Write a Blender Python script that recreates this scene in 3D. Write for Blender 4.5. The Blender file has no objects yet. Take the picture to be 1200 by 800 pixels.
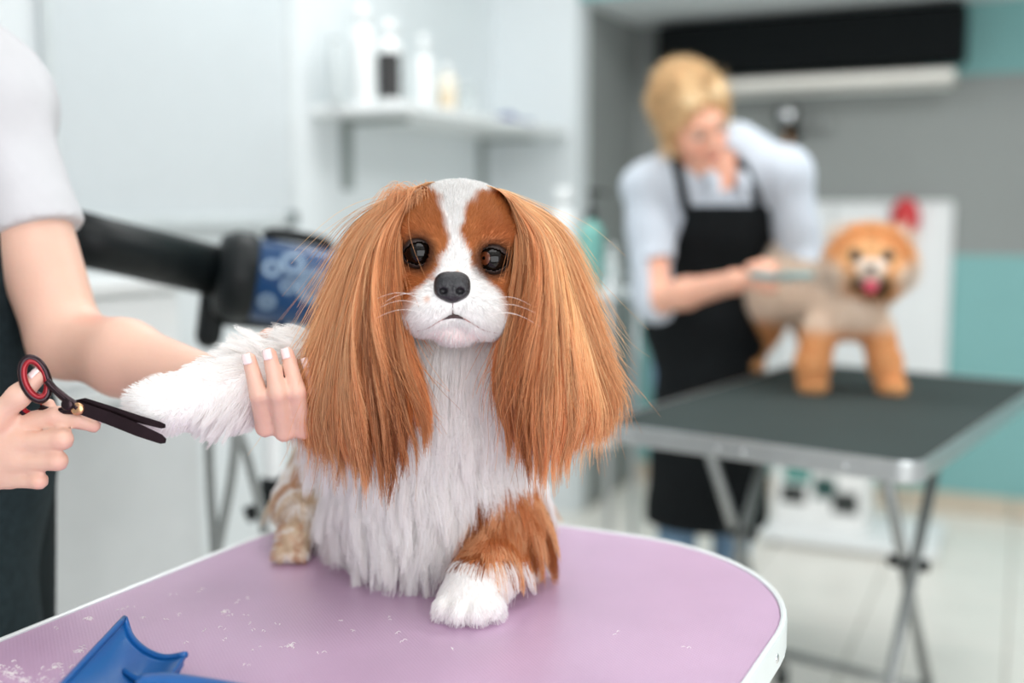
import bpy, bmesh, math, random
import numpy as np
from mathutils import Vector, Matrix

rng = np.random.default_rng(7)
random.seed(7)
SC = bpy.context.scene
COL = SC.collection

# ------------------------------------------------------------------ camera
CAM_Z = 1.22
FPX = 1267.0
PITCH = math.atan(150.0 / FPX)
cam_d = bpy.data.cameras.new('camera')
cam = bpy.data.objects.new('camera', cam_d); COL.objects.link(cam)
cam_d.sensor_width = 36.0
cam_d.lens = FPX / 1200.0 * 36.0
cam.location = (0, 0, CAM_Z)
cam.rotation_euler = (math.pi / 2 - PITCH, 0, 0)
cam_d.clip_start = 0.05
cam_d.dof.use_dof = True
cam_d.dof.focus_distance = 1.078
cam_d.dof.aperture_fstop = 1.5
SC.camera = cam

# ------------------------------------------------------------------ light and exposure
SC.view_settings.view_transform = 'Standard'
SC.view_settings.look = 'None'
SC.view_settings.gamma = 1.0
SC.view_settings.use_curve_mapping = False
SC.view_settings.exposure = 0.16
world = bpy.data.worlds.new('world'); SC.world = world
world.use_nodes = True
world.node_tree.nodes['Background'].inputs[0].default_value = (0.90, 0.96, 1.0, 1)
world.node_tree.nodes['Background'].inputs[1].default_value = 0.52
SC.cycles.max_bounces = 16
SC.cycles.diffuse_bounces = 12
SC.cycles.transmission_bounces = 12
SC.cycles.transparent_max_bounces = 8
SC.cycles.sample_clamp_indirect = 6.0


def area(name, loc, target, sx, sy, power, color=(1, 1, 1)):
    d = bpy.data.lights.new(name, 'AREA'); d.shape = 'RECTANGLE'; d.size = sx; d.size_y = sy
    d.energy = power; d.color = color
    o = bpy.data.objects.new(name, d); COL.objects.link(o)
    o.location = loc
    o.rotation_euler = (Vector(target) - Vector(loc)).to_track_quat('-Z', 'Y').to_euler()
    return o


area('ceiling_light', (0.1, 0.9, 2.66), (0.1, 0.9, 0), 1.2, 1.2, 11)
area('ceiling_light', (-0.1, 2.8, 2.66), (-0.1, 2.8, 0), 1.2, 0.6, 14)
area('ceiling_light', (1.7, 2.2, 2.66), (1.7, 2.2, 0), 1.2, 0.6, 27)
area('front_fill', (0.75, -1.0, 1.38), (0, 1.5, 0.95), 2.6, 1.7, 46, (0.98, 0.99, 1.0))  # added fill standing in for unseen window daylight, close up to brighten the chest

# ------------------------------------------------------------------ pixel -> world
cp, sp = math.cos(PITCH), math.sin(PITCH)


def ray(u, v):
    x = (u - 600.0) / FPX; y = (400.0 - v) / FPX
    return np.array([x, cp + y * sp, -sp + y * cp])


def P(u, v, d):
    r = ray(u, v)
    return np.array([0, 0, CAM_Z]) + r * (d / r[1])


def G(u, v, z):
    r = ray(u, v)
    return np.array([0, 0, CAM_Z]) + r * ((z - CAM_Z) / r[2])


def proj(p):
    q = np.asarray(p, float) - np.array([0, 0, CAM_Z])
    fw = q[..., 1] * cp - q[..., 2] * sp
    up = q[..., 1] * sp + q[..., 2] * cp
    return np.stack([600 + FPX * q[..., 0] / fw, 400 - FPX * up / fw], -1)


# ------------------------------------------------------------------ colour and materials
def lin(c):
    return tuple((v / 255 / 12.92 if v / 255 <= 0.04045 else ((v / 255 + 0.055) / 1.055) ** 2.4) for v in c)


def mat(name, c, rough=0.5, metal=0.0, var=0.04, scale=18.0, bump=0.0, bscale=120.0, spec=0.5, sss=0.0, attr=None, coat=0.0):
    m = bpy.data.materials.new(name); m.use_nodes = True
    nt = m.node_tree; b = nt.nodes['Principled BSDF']
    b.inputs['Roughness'].default_value = rough
    b.inputs['Metallic'].default_value = metal
    b.inputs['Specular IOR Level'].default_value = spec
    b.inputs['Coat Weight'].default_value = coat
    if sss:
        b.inputs['Subsurface Weight'].default_value = sss
        b.inputs['Subsurface Radius'].default_value = (0.012, 0.005, 0.003)
        b.inputs['Subsurface Scale'].default_value = 1.0
    tc = nt.nodes.new('ShaderNodeTexCoord')
    n = nt.nodes.new('ShaderNodeTexNoise'); n.inputs['Scale'].default_value = scale; n.inputs['Detail'].default_value = 4
    nt.links.new(tc.outputs['Object'], n.inputs['Vector'])
    mp = nt.nodes.new('ShaderNodeMapRange')
    mp.inputs['From Min'].default_value = 0.3; mp.inputs['From Max'].default_value = 0.7
    mp.inputs['To Min'].default_value = 1 - var; mp.inputs['To Max'].default_value = 1 + var
    nt.links.new(n.outputs['Fac'], mp.inputs['Value'])
    mx = nt.nodes.new('ShaderNodeVectorMath'); mx.operation = 'SCALE'
    if attr:
        a = nt.nodes.new('ShaderNodeAttribute'); a.attribute_name = attr
        nt.links.new(a.outputs['Color'], mx.inputs[0])
    else:
        mx.inputs[0].default_value = lin(c)
    nt.links.new(mp.outputs['Result'], mx.inputs['Scale'])
    nt.links.new(mx.outputs['Vector'], b.inputs['Base Color'])
    if bump:
        n2 = nt.nodes.new('ShaderNodeTexNoise'); n2.inputs['Scale'].default_value = bscale; n2.inputs['Detail'].default_value = 3
        nt.links.new(tc.outputs['Object'], n2.inputs['Vector'])
        bp = nt.nodes.new('ShaderNodeBump'); bp.inputs['Strength'].default_value = bump; bp.inputs['Distance'].default_value = 0.002
        nt.links.new(n2.outputs['Fac'], bp.inputs['Height']); nt.links.new(bp.outputs['Normal'], b.inputs['Normal'])
    return m


def hair_mat(name, rough=0.45, trans=0.25, spec=0.35):
    m = bpy.data.materials.new(name); m.use_nodes = True
    nt = m.node_tree; b = nt.nodes['Principled BSDF']
    b.inputs['Roughness'].default_value = rough
    b.inputs['Specular IOR Level'].default_value = spec
    a = nt.nodes.new('ShaderNodeAttribute'); a.attribute_name = 'coat'
    nt.links.new(a.outputs['Color'], b.inputs['Base Color'])
    t = nt.nodes.new('ShaderNodeBsdfTranslucent'); nt.links.new(a.outputs['Color'], t.inputs['Color'])
    mx = nt.nodes.new('ShaderNodeMixShader'); mx.inputs[0].default_value = trans
    nt.links.new(b.outputs[0], mx.inputs[1]); nt.links.new(t.outputs[0], mx.inputs[2])
    nt.links.new(mx.outputs[0], nt.nodes['Material Output'].inputs['Surface'])
    return m


# ------------------------------------------------------------------ object helpers
def base_of(o):
    v = np.zeros(3)
    while o is not None:
        v += np.array(o.location); o = o.parent
    return v


def tag(o, label=None, cat=None, group=None, kind=None):
    if label: o['label'] = label
    if cat: o['category'] = cat
    if group: o['group'] = group
    if kind: o['kind'] = kind
    return o


def empty(name, loc, label=None, cat=None, group=None, kind=None):
    o = bpy.data.objects.new(name, None); COL.objects.link(o)
    o.location = [float(v) for v in loc]; o.empty_display_size = 0.05
    return tag(o, label, cat, group, kind)


def mesh_obj(name, V, F, m, parent=None, smooth=False, loc=None):
    """world-space verts -> one mesh object (local to its parent's base)"""
    V = np.asarray(V, float).reshape(-1, 3)
    if loc is not None:
        V = V - np.asarray(loc, float)
    elif parent is not None:
        V = V - base_of(parent)
    me = bpy.data.meshes.new(name)
    if isinstance(F, np.ndarray):
        F = F.tolist()
    me.from_pydata(V.tolist(), [], F)
    if smooth:
        me.polygons.foreach_set('use_smooth', [True] * len(me.polygons))
    me.update()
    if m is not None: me.materials.append(m)
    o = bpy.data.objects.new(name, me); COL.objects.link(o)
    if parent is not None: o.parent = parent
    if loc is not None:
        o.location = [float(a) for a in (np.asarray(loc, float) - (base_of(parent) if parent is not None else 0))]
    return o


def copy_tree(o, parent=None):
    c = o.copy(); COL.objects.link(c); c.parent = parent
    for ch in list(o.children):
        copy_tree(ch, c)
    return c


def bm_arrays(bm):
    bm.verts.index_update()
    V = np.array([v.co[:] for v in bm.verts]); F = [[v.index for v in f.verts] for f in bm.faces]
    bm.free(); return V, F


def box_geo(size, bev=0.0, seg=2):
    bm = bmesh.new(); bmesh.ops.create_cube(bm, size=1.0)
    for v in bm.verts: v.co = Vector((v.co.x * size[0], v.co.y * size[1], v.co.z * size[2]))
    if bev > 0:
        bmesh.ops.bevel(bm, geom=bm.edges[:], offset=bev, segments=seg, profile=0.5, affect='EDGES')
    return bm_arrays(bm)


def rotz(V, a):
    c, s = math.cos(a), math.sin(a); V = np.asarray(V, float)
    return np.stack([V[:, 0] * c - V[:, 1] * s, V[:, 0] * s + V[:, 1] * c, V[:, 2]], 1)


def box(name, size, loc, m, parent=None, ang=0.0, bev=0.0, seg=2):
    V, F = box_geo(size, bev, seg)
    return mesh_obj(name, rotz(V, ang) + np.asarray(loc, float), F, m, parent)


def lathe_geo(prof, seg=32):
    V = []; F = []
    n = len(prof)
    for r, z in prof:
        for k in range(seg):
            a = 2 * math.pi * k / seg; V.append((r * math.cos(a), r * math.sin(a), z))
    for i in range(n - 1):
        for k in range(seg):
            F.append([i * seg + k, i * seg + (k + 1) % seg, (i + 1) * seg + (k + 1) % seg, (i + 1) * seg + k])
    F.append([k for k in range(seg)][::-1]); F.append([(n - 1) * seg + k for k in range(seg)])
    return np.array(V, float), F


def align(V, axis, loc):
    """turn +Z geometry to axis"""
    q = Vector((0, 0, 1)).rotation_difference(Vector([float(a) for a in axis]).normalized()).to_matrix()
    return np.asarray(V) @ np.array(q).T + np.asarray(loc, float)


def catmull(pts, n=8):
    p = np.asarray(pts, float)
    if len(p) < 3:
        t = np.linspace(0, 1, n + 1)[:, None]; return p[0] * (1 - t) + p[-1] * t
    q = np.vstack([2 * p[0] - p[1], p, 2 * p[-1] - p[-2]]); out = []
    for i in range(1, len(q) - 2):
        for t in np.linspace(0, 1, n, endpoint=False):
            a, b, c, d = q[i - 1], q[i], q[i + 1], q[i + 2]
            out.append(0.5 * (2 * b + (c - a) * t + (2 * a - 5 * b + 4 * c - d) * t * t + (3 * b - a - 3 * c + d) * t ** 3))
    out.append(p[-1]); return np.array(out)


def tube_geo(pts, rad, seg=12, closed=False):
    p = np.asarray(pts, float); n = len(p)
    rad = np.ones(n) * rad if np.isscalar(rad) else np.interp(np.linspace(0, 1, n), np.linspace(0, 1, len(rad)), rad)
    if closed: T = np.roll(p, -1, 0) - np.roll(p, 1, 0)
    else: T = np.gradient(p, axis=0)
    T /= np.linalg.norm(T, axis=1)[:, None] + 1e-12
    ref = np.array([0, 0, 1.0]) if abs(T[0][2]) < 0.9 else np.array([1.0, 0, 0])
    N = np.cross(T[0], ref); N /= np.linalg.norm(N)
    V = []
    for i in range(n):
        N = N - T[i] * N.dot(T[i]); N /= np.linalg.norm(N); B = np.cross(T[i], N)
        for k in range(seg):
            a = 2 * math.pi * k / seg
            V.append(p[i] + rad[i] * (math.cos(a) * N + math.sin(a) * B))
    F = []
    for i in range(n if closed else n - 1):
        j = (i + 1) % n
        for k in range(seg):
            F.append([i * seg + k, i * seg + (k + 1) % seg, j * seg + (k + 1) % seg, j * seg + k])
    if not closed:
        F.append([k for k in range(seg)][::-1]); F.append([(n - 1) * seg + k for k in range(seg)])
    return np.array(V), F


def tube(name, pts, rad, m, parent=None, seg=12, closed=False, smooth=True):
    V, F = tube_geo(pts, rad, seg, closed)
    return mesh_obj(name, V, F, m, parent, smooth)


def merge(parts):
    Vs = []; Fs = []; k = 0
    for V, F in parts:
        Vs.append(np.asarray(V)); Fs += [[i + k for i in f] for f in F]; k += len(V)
    return np.vstack(Vs), Fs


def rrect(w, l, r, seg=10):
    pts = []
    for cx, cy, a0 in ((w / 2 - r, l / 2 - r, 0), (-w / 2 + r, l / 2 - r, 90), (-w / 2 + r, -l / 2 + r, 180), (w / 2 - r, -l / 2 + r, 270)):
        for k in range(seg + 1):
            a = math.radians(a0 + 90 * k / seg); pts.append((cx + r * math.cos(a), cy + r * math.sin(a)))
    return np.array(pts)


def stack_rings(rings):
    """closed loft of equally long rings (list of (n,3)), capped"""
    n = len(rings[0]); V = np.vstack(rings); F = []
    for i in range(len(rings) - 1):
        for k in range(n):
            F.append([i * n + k, i * n + (k + 1) % n, (i + 1) * n + (k + 1) % n, (i + 1) * n + k])
    F.append(list(range(n))[::-1]); F.append([(len(rings) - 1) * n + k for k in range(n)])
    return V, F


def plate_geo(w, l, r, z0, z1, bev=0.002, seg=10):
    o = rrect(w, l, r, seg); i = rrect(w - 2 * bev, l - 2 * bev, max(r - bev, 0.0005), seg)
    ring = lambda q, z: np.column_stack([q, np.full(len(q), z)])
    return stack_rings([ring(i, z0), ring(o, z0 + bev), ring(o, z1 - bev), ring(i, z1)])


# ------------------------------------------------------------------ implicit surfaces
def cap(a, b, ra, rb=None, k=0.01):
    return ('c', np.asarray(a, float), np.asarray(b, float), ra, ra if rb is None else rb, k)


def ell(c, r, R=None, k=0.01):
    return ('e', np.asarray(c, float), np.asarray(r, float) * np.ones(3), None if R is None else np.asarray(R, float), k)


def neg(pr):
    return ('-', pr)


def chain(pts, rads, k=0.01):
    return [cap(pts[i], pts[i + 1], rads[i], rads[i + 1], k) for i in range(len(pts) - 1)]


def prim_d(pr, X):
    if pr[0] == 'c':
        a, b = pr[1], pr[2]; ba = b - a; L = ba.dot(ba) + 1e-12
        pa = X - a.astype(np.float32); h = np.clip((pa @ ba.astype(np.float32)) / L, 0, 1)
        return np.sqrt(((pa - h[:, None] * ba.astype(np.float32)) ** 2).sum(1)) - (pr[3] + (pr[4] - pr[3]) * h)
    q = X - pr[1].astype(np.float32)
    if pr[3] is not None: q = q @ pr[3].astype(np.float32)
    r = pr[2].astype(np.float32)
    k0 = np.sqrt(((q / r) ** 2).sum(1)); k1 = np.sqrt(((q / (r * r)) ** 2).sum(1)) + 1e-9
    return np.where(k0 < 1e-4, -r.min(), k0 * (k0 - 1) / k1)


def smin(a, b, k):
    h = np.maximum(k - np.abs(a - b), 0) / k
    return np.minimum(a, b) - h * h * k * 0.25


def sdf(prims, X):
    d = np.full(len(X), 9.0, np.float32)
    for pr in prims:
        if pr[0] == '-':
            q = prim_d(pr[1], X); d = -smin(-d, q, pr[1][-1])
        else:
            d = smin(d, prim_d(pr, X), pr[-1])
    return d


def mesh_sdf(fn, lo, hi, h):
    """surface nets on fn, evaluated finely only near the surface"""
    lo = np.asarray(lo, float); hi = np.asarray(hi, float); S = 4
    nb = np.ceil((hi - lo) / (h * S)).astype(int); n = nb * S + 1
    cx = [lo[i] + (np.arange(nb[i]) + 0.5) * h * S for i in range(3)]
    C = np.stack(np.meshgrid(*cx, indexing='ij'), -1).reshape(-1, 3).astype(np.float32)
    dc = fn(C)
    act = np.abs(dc) < h * S * 0.87 * 1.9 + h
    vals = np.empty(tuple(nb * S), np.float32).reshape(nb[0], S, nb[1], S, nb[2], S)
    vals[:] = dc.reshape(nb)[:, None, :, None, :, None]
    off = np.stack(np.meshgrid(*[np.arange(S)] * 3, indexing='ij'), -1).reshape(-1, 3)
    idx = np.argwhere(act.reshape(nb))
    for s in range(0, len(idx), 12000):
        q = idx[s:s + 12000]
        g = (q[:, None, :] * S + off[None]).reshape(-1, 3)
        X = (lo + g * h).astype(np.float32)
        d = fn(X)
        vals[q[:, 0].repeat(64), g[:, 0] % S, q[:, 1].repeat(64), g[:, 1] % S, q[:, 2].repeat(64), g[:, 2] % S] = d
    vals = vals.reshape(nb * S)
    ins = vals < 0
    nx, ny, nz = vals.shape
    cnt = np.zeros((nx - 1, ny - 1, nz - 1), np.uint8)
    cor = [(i, j, k) for i in (0, 1) for j in (0, 1) for k in (0, 1)]
    for i, j, k in cor:
        cnt += ins[i:nx - 1 + i, j:ny - 1 + j, k:nz - 1 + k]
    cells = np.argwhere((cnt > 0) & (cnt < 8))
    vid = np.full(cnt.shape, -1, np.int64); vid[tuple(cells.T)] = np.arange(len(cells))
    cv = np.stack([vals[cells[:, 0] + i, cells[:, 1] + j, cells[:, 2] + k] for i, j, k in cor], 1)
    acc = np.zeros((len(cells), 3)); num = np.zeros(len(cells))
    for a in range(8):
        for b in range(a + 1, 8):
            if sum(x != y for x, y in zip(cor[a], cor[b])) != 1: continue
            va, vb = cv[:, a], cv[:, b]; m = (va < 0) != (vb < 0)
            t = np.where(m, va / np.where(m, va - vb, 1), 0)
            pt = np.array(cor[a]) + t[:, None] * (np.array(cor[b]) - np.array(cor[a]))
            acc += np.where(m[:, None], pt, 0); num += m
    V = lo + (cells + acc / num[:, None]) * h
    F = []
    for ax in range(3):
        o1, o2 = (ax + 1) % 3, (ax + 2) % 3
        sl0 = [slice(None)] * 3; sl1 = [slice(None)] * 3
        sl0[ax] = slice(0, -1); sl1[ax] = slice(1, None)
        ch = ins[tuple(sl0)] != ins[tuple(sl1)]
        e = np.argwhere(ch)
        e = e[(e[:, o1] > 0) & (e[:, o2] > 0)]
        e = e[(e[:, o1] < vals.shape[o1] - 1) & (e[:, o2] < vals.shape[o2] - 1)]
        if not len(e): continue
        def cid(d1, d2):
            q = e.copy(); q[:, o1] -= d1; q[:, o2] -= d2
            return vid[q[:, 0], q[:, 1], q[:, 2]]
        quad = np.stack([cid(1, 1), cid(0, 1), cid(0, 0), cid(1, 0)], 1)
        flip = ~ins[e[:, 0], e[:, 1], e[:, 2]]
        quad[flip] = quad[flip][:, ::-1]
        F.append(quad)
    return V, np.vstack(F)


def set_attr(o, name, rgb):
    me = o.data; a = me.attributes.new(name, 'FLOAT_COLOR', 'POINT')
    c = np.ones((len(me.vertices), 4), np.float32); c[:, :3] = rgb
    a.data.foreach_set('color', c.ravel())


def vnoise(X, scale, seed=0):
    """cheap smooth value noise in [-1,1]"""
    X = np.asarray(X, float) * scale; i = np.floor(X).astype(np.int64); f = X - i; f = f * f * (3 - 2 * f)
    def hsh(a):
        n = (a[:, 0] * 374761393 + a[:, 1] * 668265263 + a[:, 2] * 2147483647 + seed * 1274126177) & 0x7fffffff
        n = ((n ^ (n >> 13)) * 1274126177) & 0x7fffffff
        return (n & 0xffff) / 32767.5 - 1
    out = np.zeros(len(X))
    for a in (0, 1):
        for b in (0, 1):
            for c in (0, 1):
                w = (f[:, 0] if a else 1 - f[:, 0]) * (f[:, 1] if b else 1 - f[:, 1]) * (f[:, 2] if c else 1 - f[:, 2])
                out += w * hsh(i + np.array([a, b, c]))
    return out


def in_poly(p, poly):
    """signed distance (negative inside) of 2-D points to a polygon"""
    p = np.asarray(p, float); poly = np.asarray(poly, float); n = len(poly)
    d = np.full(len(p), 1e18); s = np.ones(len(p))
    for i in range(n):
        a = poly[i]; b = poly[i - 1]; e = b - a; w = p - a
        t = np.clip((w @ e) / (e @ e), 0, 1); q = w - t[:, None] * e
        d = np.minimum(d, (q ** 2).sum(1))
        c1 = p[:, 1] >= a[1]; c2 = p[:, 1] < b[1]; c3 = e[0] * w[:, 1] > e[1] * w[:, 0]
        fl = (c1 & c2 & c3) | (~c1 & ~c2 & ~c3); s[fl] *= -1
    return s * np.sqrt(d)


def sample_surface(V, F, n):
    V = np.asarray(V); F = np.asarray(F)
    T = np.vstack([F[:, [0, 1, 2]], F[:, [0, 2, 3]]])
    a, b, c = V[T[:, 0]], V[T[:, 1]], V[T[:, 2]]
    cr = np.cross(b - a, c - a); A = np.linalg.norm(cr, axis=1)
    t = rng.choice(len(T), n, p=A / A.sum())
    r1 = np.sqrt(rng.random(n))[:, None]; r2 = rng.random(n)[:, None]
    X = (1 - r1) * a[t] + r1 * (1 - r2) * b[t] + r1 * r2 * c[t]
    N = cr[t] / (A[t][:, None] + 1e-12)
    return X, N


def unit(v):
    return v / (np.linalg.norm(v, axis=-1, keepdims=True) + 1e-12)


def strands_from(X, N, D, L, npt=6, lift=0.35, gravity=0.0, frizz=0.0, clump=0.0, cscale=60.0, seed=0):
    """strands: start between normal and flow D, bend to D (+gravity). returns (n,npt,3)"""
    n = len(X); pts = np.empty((n, npt, 3)); pts[:, 0] = X
    L = np.ones(n) * L; step = (L / (npt - 1))[:, None]
    lift = np.ones(n) * lift; gravity = np.ones(n) * gravity
    cur = X.copy()
    w = np.stack([vnoise(X, cscale, seed + i) for i in range(3)], 1)
    for k in range(1, npt):
        t = (k - 0.5) / (npt - 1)
        d = unit(D * (1 - lift[:, None] * (1 - t)) + N * (lift * (1 - t))[:, None] + np.array([0, 0, -1.0]) * (gravity * t)[:, None] + w * clump * t)
        d = unit(d + rng.normal(0, 1, (n, 3)) * frizz)
        cur = cur + d * step; pts[:, k] = cur
    return pts


def hair_obj(name, pts, col, r0, r1, m, parent, kind='stuff', tipcol=None):
    """pts (n,k,3) strands, col (n,3) linear colours, r0 root radius, r1 tip radius"""
    n, k, _ = pts.shape
    hc = bpy.data.hair_curves.new(name)
    hc.add_curves([k] * n)
    b = base_of(parent)
    hc.attributes['position'].data.foreach_set('vector', (pts - b).astype(np.float32).ravel())
    rad = hc.attributes.get('radius') or hc.attributes.new('radius', 'FLOAT', 'POINT')
    t = np.linspace(0, 1, k)
    rr = np.asarray(r0) * np.ones(n)
    rad.data.foreach_set('value', (rr[:, None] * (1 - t ** 1.5) + r1 * t ** 1.5).astype(np.float32).ravel())
    a = hc.attributes.new('coat', 'FLOAT_COLOR', 'POINT')
    c = np.ones((n, k, 4), np.float32)
    tc = col if tipcol is None else tipcol
    c[:, :, :3] = col[:, None] * (1 - t)[None, :, None] + tc[:, None] * t[None, :, None]
    a.data.foreach_set('color', c.ravel())
    hc.materials.append(m)
    o = bpy.data.objects.new(name, hc); COL.objects.link(o); o.parent = parent
    if kind: o['kind'] = kind
    return o

# ================================================================== the room
AX = np.array([0.431, 0.902]); BX = np.array([0.902, -0.431])      # room axes: along the side wall, along the back wall
ANG = math.atan2(BX[1], BX[0])
A0 = np.array([0.254, 4.30]); C0 = A0 - 0.36 * BX; D0 = A0 + 0.70 * AX
M_wall = mat('wall_white_paint', (222, 227, 229), 0.7, var=0.02, scale=3, bump=0.03)
M_grey = mat('wall_grey_paint', (138, 142, 140), 0.7, var=0.02, scale=3, bump=0.03)
M_teal = mat('wall_teal_paint', (122, 172, 171), 0.6, var=0.02, scale=3, bump=0.03)
M_white = mat('white_lacquer', (236, 238, 238), 0.35, var=0.01)
M_ceil = mat('ceiling_paint', (235, 236, 235), 0.8, var=0.01)
M_tile = mat('floor_tile_ceramic', (238, 234, 226), 0.28, var=0.04, scale=6)
M_grout = mat('grout', (176, 171, 162), 0.8)
M_btile = mat('baseboard_tile', (198, 186, 168), 0.35, var=0.06, scale=9)
M_black = mat('black_plastic', (9, 16, 18), 0.45, var=0.08, spec=0.3)
M_alu = mat('brushed_aluminium', (196, 199, 200), 0.32, metal=0.85, var=0.05, scale=40)
M_steel = mat('grey_steel_tube', (150, 153, 152), 0.35, metal=0.7, var=0.06, scale=30)
M_chrome = mat('chrome', (220, 222, 224), 0.12, metal=1.0, var=0.01)


def wall(name, p, q, z0, z1, th, side, m, parent=None):
    """slab whose visible face runs p->q; thickness th goes to `side` (2-D unit)"""
    p = np.asarray(p); q = np.asarray(q); s = np.asarray(side) * th
    c = [p, q, q + s, p + s]
    V = [(x, y, z) for z in (z0, z1) for x, y in c]
    F = [[0, 1, 5, 4], [1, 2, 6, 5], [2, 3, 7, 6], [3, 0, 4, 7], [4, 5, 6, 7], [3, 2, 1, 0]]
    return mesh_obj(name, V, F, m, parent)


CEIL = 2.72
# floor with its tiles
fl = empty('floor', (0, 2.0, 0), 'cream ceramic tiled floor of the grooming room', None, kind='structure')
fc = np.array([0.7, 2.4])
V, F = box_geo((6.6, 6.6, 0.05)); mesh_obj('grout_bed', rotz(V, ANG) + np.array([fc[0], fc[1], -0.029]), F, M_grout, fl)
TS = 0.40
Vt, Ft = box_geo((TS - 0.006, TS - 0.006, 0.012), 0.002, 1)
tm = None
for i in range(-8, 8):
    for j in range(-8, 8):
        c = fc + BX * (i + 0.5) * TS + AX * (j + 0.5) * TS
        # inside the room only
        q = c - C0
        if q @ BX < -0.12 and q @ AX < 0.3: continue
        if (c - A0) @ AX > 0.75: continue
        if (c - A0) @ AX > 0.0 and (c - A0) @ BX < 0.1: continue
        if tm is None:
            o = mesh_obj('tile', rotz(Vt, ANG), Ft, M_tile); tm = o
        else:
            o = bpy.data.objects.new('tile', tm.data); COL.objects.link(o)
        o.parent = fl
        o.location = (c[0], c[1] - 2.0, -0.006 + random.uniform(-0.0006, 0.0006))

st = lambda o, lab: tag(o, lab, None, kind='structure')
st(wall('wall_left', C0, C0 - AX * 5.6, 0, CEIL, 0.12, -BX, M_wall), 'pale painted wall carrying the whiteboard and shelf')
st(wall('wall_pier', A0, C0 - BX * 0.12, 0, CEIL, 0.12, AX, M_wall), 'narrow pale wall end beside the grey niche')
st(wall('wall_niche', D0, A0 + AX * 0.12, 0, CEIL, 0.12, -BX, M_grey), 'grey side wall of the washing niche')
wb = empty('wall_back', (D0[0], D0[1], 0), 'grey back wall of the niche with teal bands below and above', None, kind='structure')
E0 = D0 + BX * 4.3
wall('lower_teal_band', D0, E0, 0, 1.055, 0.12, AX, M_teal, wb)
wall('grey_band', D0, E0, 1.055, 1.76, 0.12, AX, M_grey, wb)
wall('upper_grey_band', D0, D0 + BX * 1.2, 1.76, CEIL, 0.12, AX, M_grey, wb)
wall('upper_teal_band', D0 + BX * 1.2, E0, 1.76, CEIL, 0.12, AX, M_teal, wb)
st(wall('ceiling', fc - BX * 3.2 - AX * 3.4, fc + BX * 3.4 - AX * 3.4, CEIL, CEIL + 0.1, 6.3, AX, M_ceil), 'white ceiling over the grooming room')
bh = empty('trim_1', (A0[0], A0[1], 2.04), 'teal fronted bulkhead over the niche', None, kind='structure')
wall('fascia', A0 + BX * 0.001, A0 + BX * 3.9, 2.04, CEIL - 0.002, 0.03, AX, M_teal, bh)
wall('soffit', A0 + BX * 0.001 + AX * 0.03, A0 + BX * 3.9 + AX * 0.03, 2.04, 2.07, 0.668, AX, M_wall, bh)
bb = empty('baseboard_back', (D0[0], D0[1], 0), 'beige tile baseboard under the teal wall', None, kind='structure')
for k in range(10):
    p = D0 + BX * (0.01 + k * 0.4) - AX * 0.012
    wall('tile', p, p + BX * 0.394, 0.001, 0.085, 0.011, AX, M_btile, bb)

# ------------------------------------------------------------------ whiteboard on the left wall
def lw(t, z, out=0.0):
    """point on the left wall: t metres from the pier corner, out from it"""
    q = C0 - AX * t + BX * out
    return np.array([q[0], q[1], z])


def lbox(name, t0, t1, z0, z1, o0, o1, m, parent, bev=0.0):
    c = lw((t0 + t1) / 2, (z0 + z1) / 2, (o0 + o1) / 2)
    return box(name, (o1 - o0, t1 - t0, z1 - z0), c, m, parent, ANG, bev)


M_board = mat('whiteboard_surface', (206, 212, 215), 0.25, var=0.01)
M_frame = mat('whiteboard_frame', (214, 219, 220), 0.35, metal=0.2)
M_corner = mat('grey_plastic_corner', (92, 102, 104), 0.5)
w = empty('whiteboard', lw(1.8, 1.19, 0.0), 'blank whiteboard with thin frame hung on the pale left wall', 'whiteboard')
T0, T1, Z0, Z1 = 1.375, 2.235, 1.205, 2.1
lbox('board', T0, T1, Z0, Z1, 0.002, 0.016, M_board, w, 0.002)
for a in ((T0, T1, Z0 - 0.012, Z0 + 0.012), (T0, T1, Z1 - 0.012, Z1 + 0.012), (T0 - 0.012, T0 + 0.012, Z0, Z1), (T1 - 0.012, T1 + 0.012, Z0, Z1)):
    lbox('frame_rail', *a, 0.002, 0.024, M_frame, w, 0.003)
for t in (T0, T1):
    for z in (Z0, Z1):
        lbox('corner_cap', t - 0.022, t + 0.022, z - 0.022, z + 0.022, 0.001, 0.028, M_corner, w, 0.008)
lbox('pen_tray', T0 + 0.1, T1 - 0.1, Z0 - 0.02, Z0 - 0.013, 0.005, 0.05, M_frame, w, 0.002)

# ------------------------------------------------------------------ wall shelf with brackets
SZ = 1.515
s = empty('wall_shelf', lw(0.65, SZ - 0.2, 0), 'white wall shelf on two brackets holding shampoo bottles', 'shelf')
lbox('shelf_board', 0.01, 1.25, SZ, SZ + 0.03, 0.0, 0.33, M_white, s, 0.004)
M_brk = mat('bracket_grey', (140, 148, 146), 0.45)
for t in (0.12, 1.07):
    V, F = merge([
        (rotz(box_geo((0.015, 0.05, 0.22), 0.003)[0], ANG) + lw(t, SZ - 0.11, 0.008), box_geo((0.015, 0.05, 0.22), 0.003)[1]),
        (rotz(box_geo((0.22, 0.05, 0.015), 0.003)[0], ANG) + lw(t, SZ - 0.008, 0.115), box_geo((0.22, 0.05, 0.015), 0.003)[1])])
    mesh_obj('bracket', V, F, M_brk, s)

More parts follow.
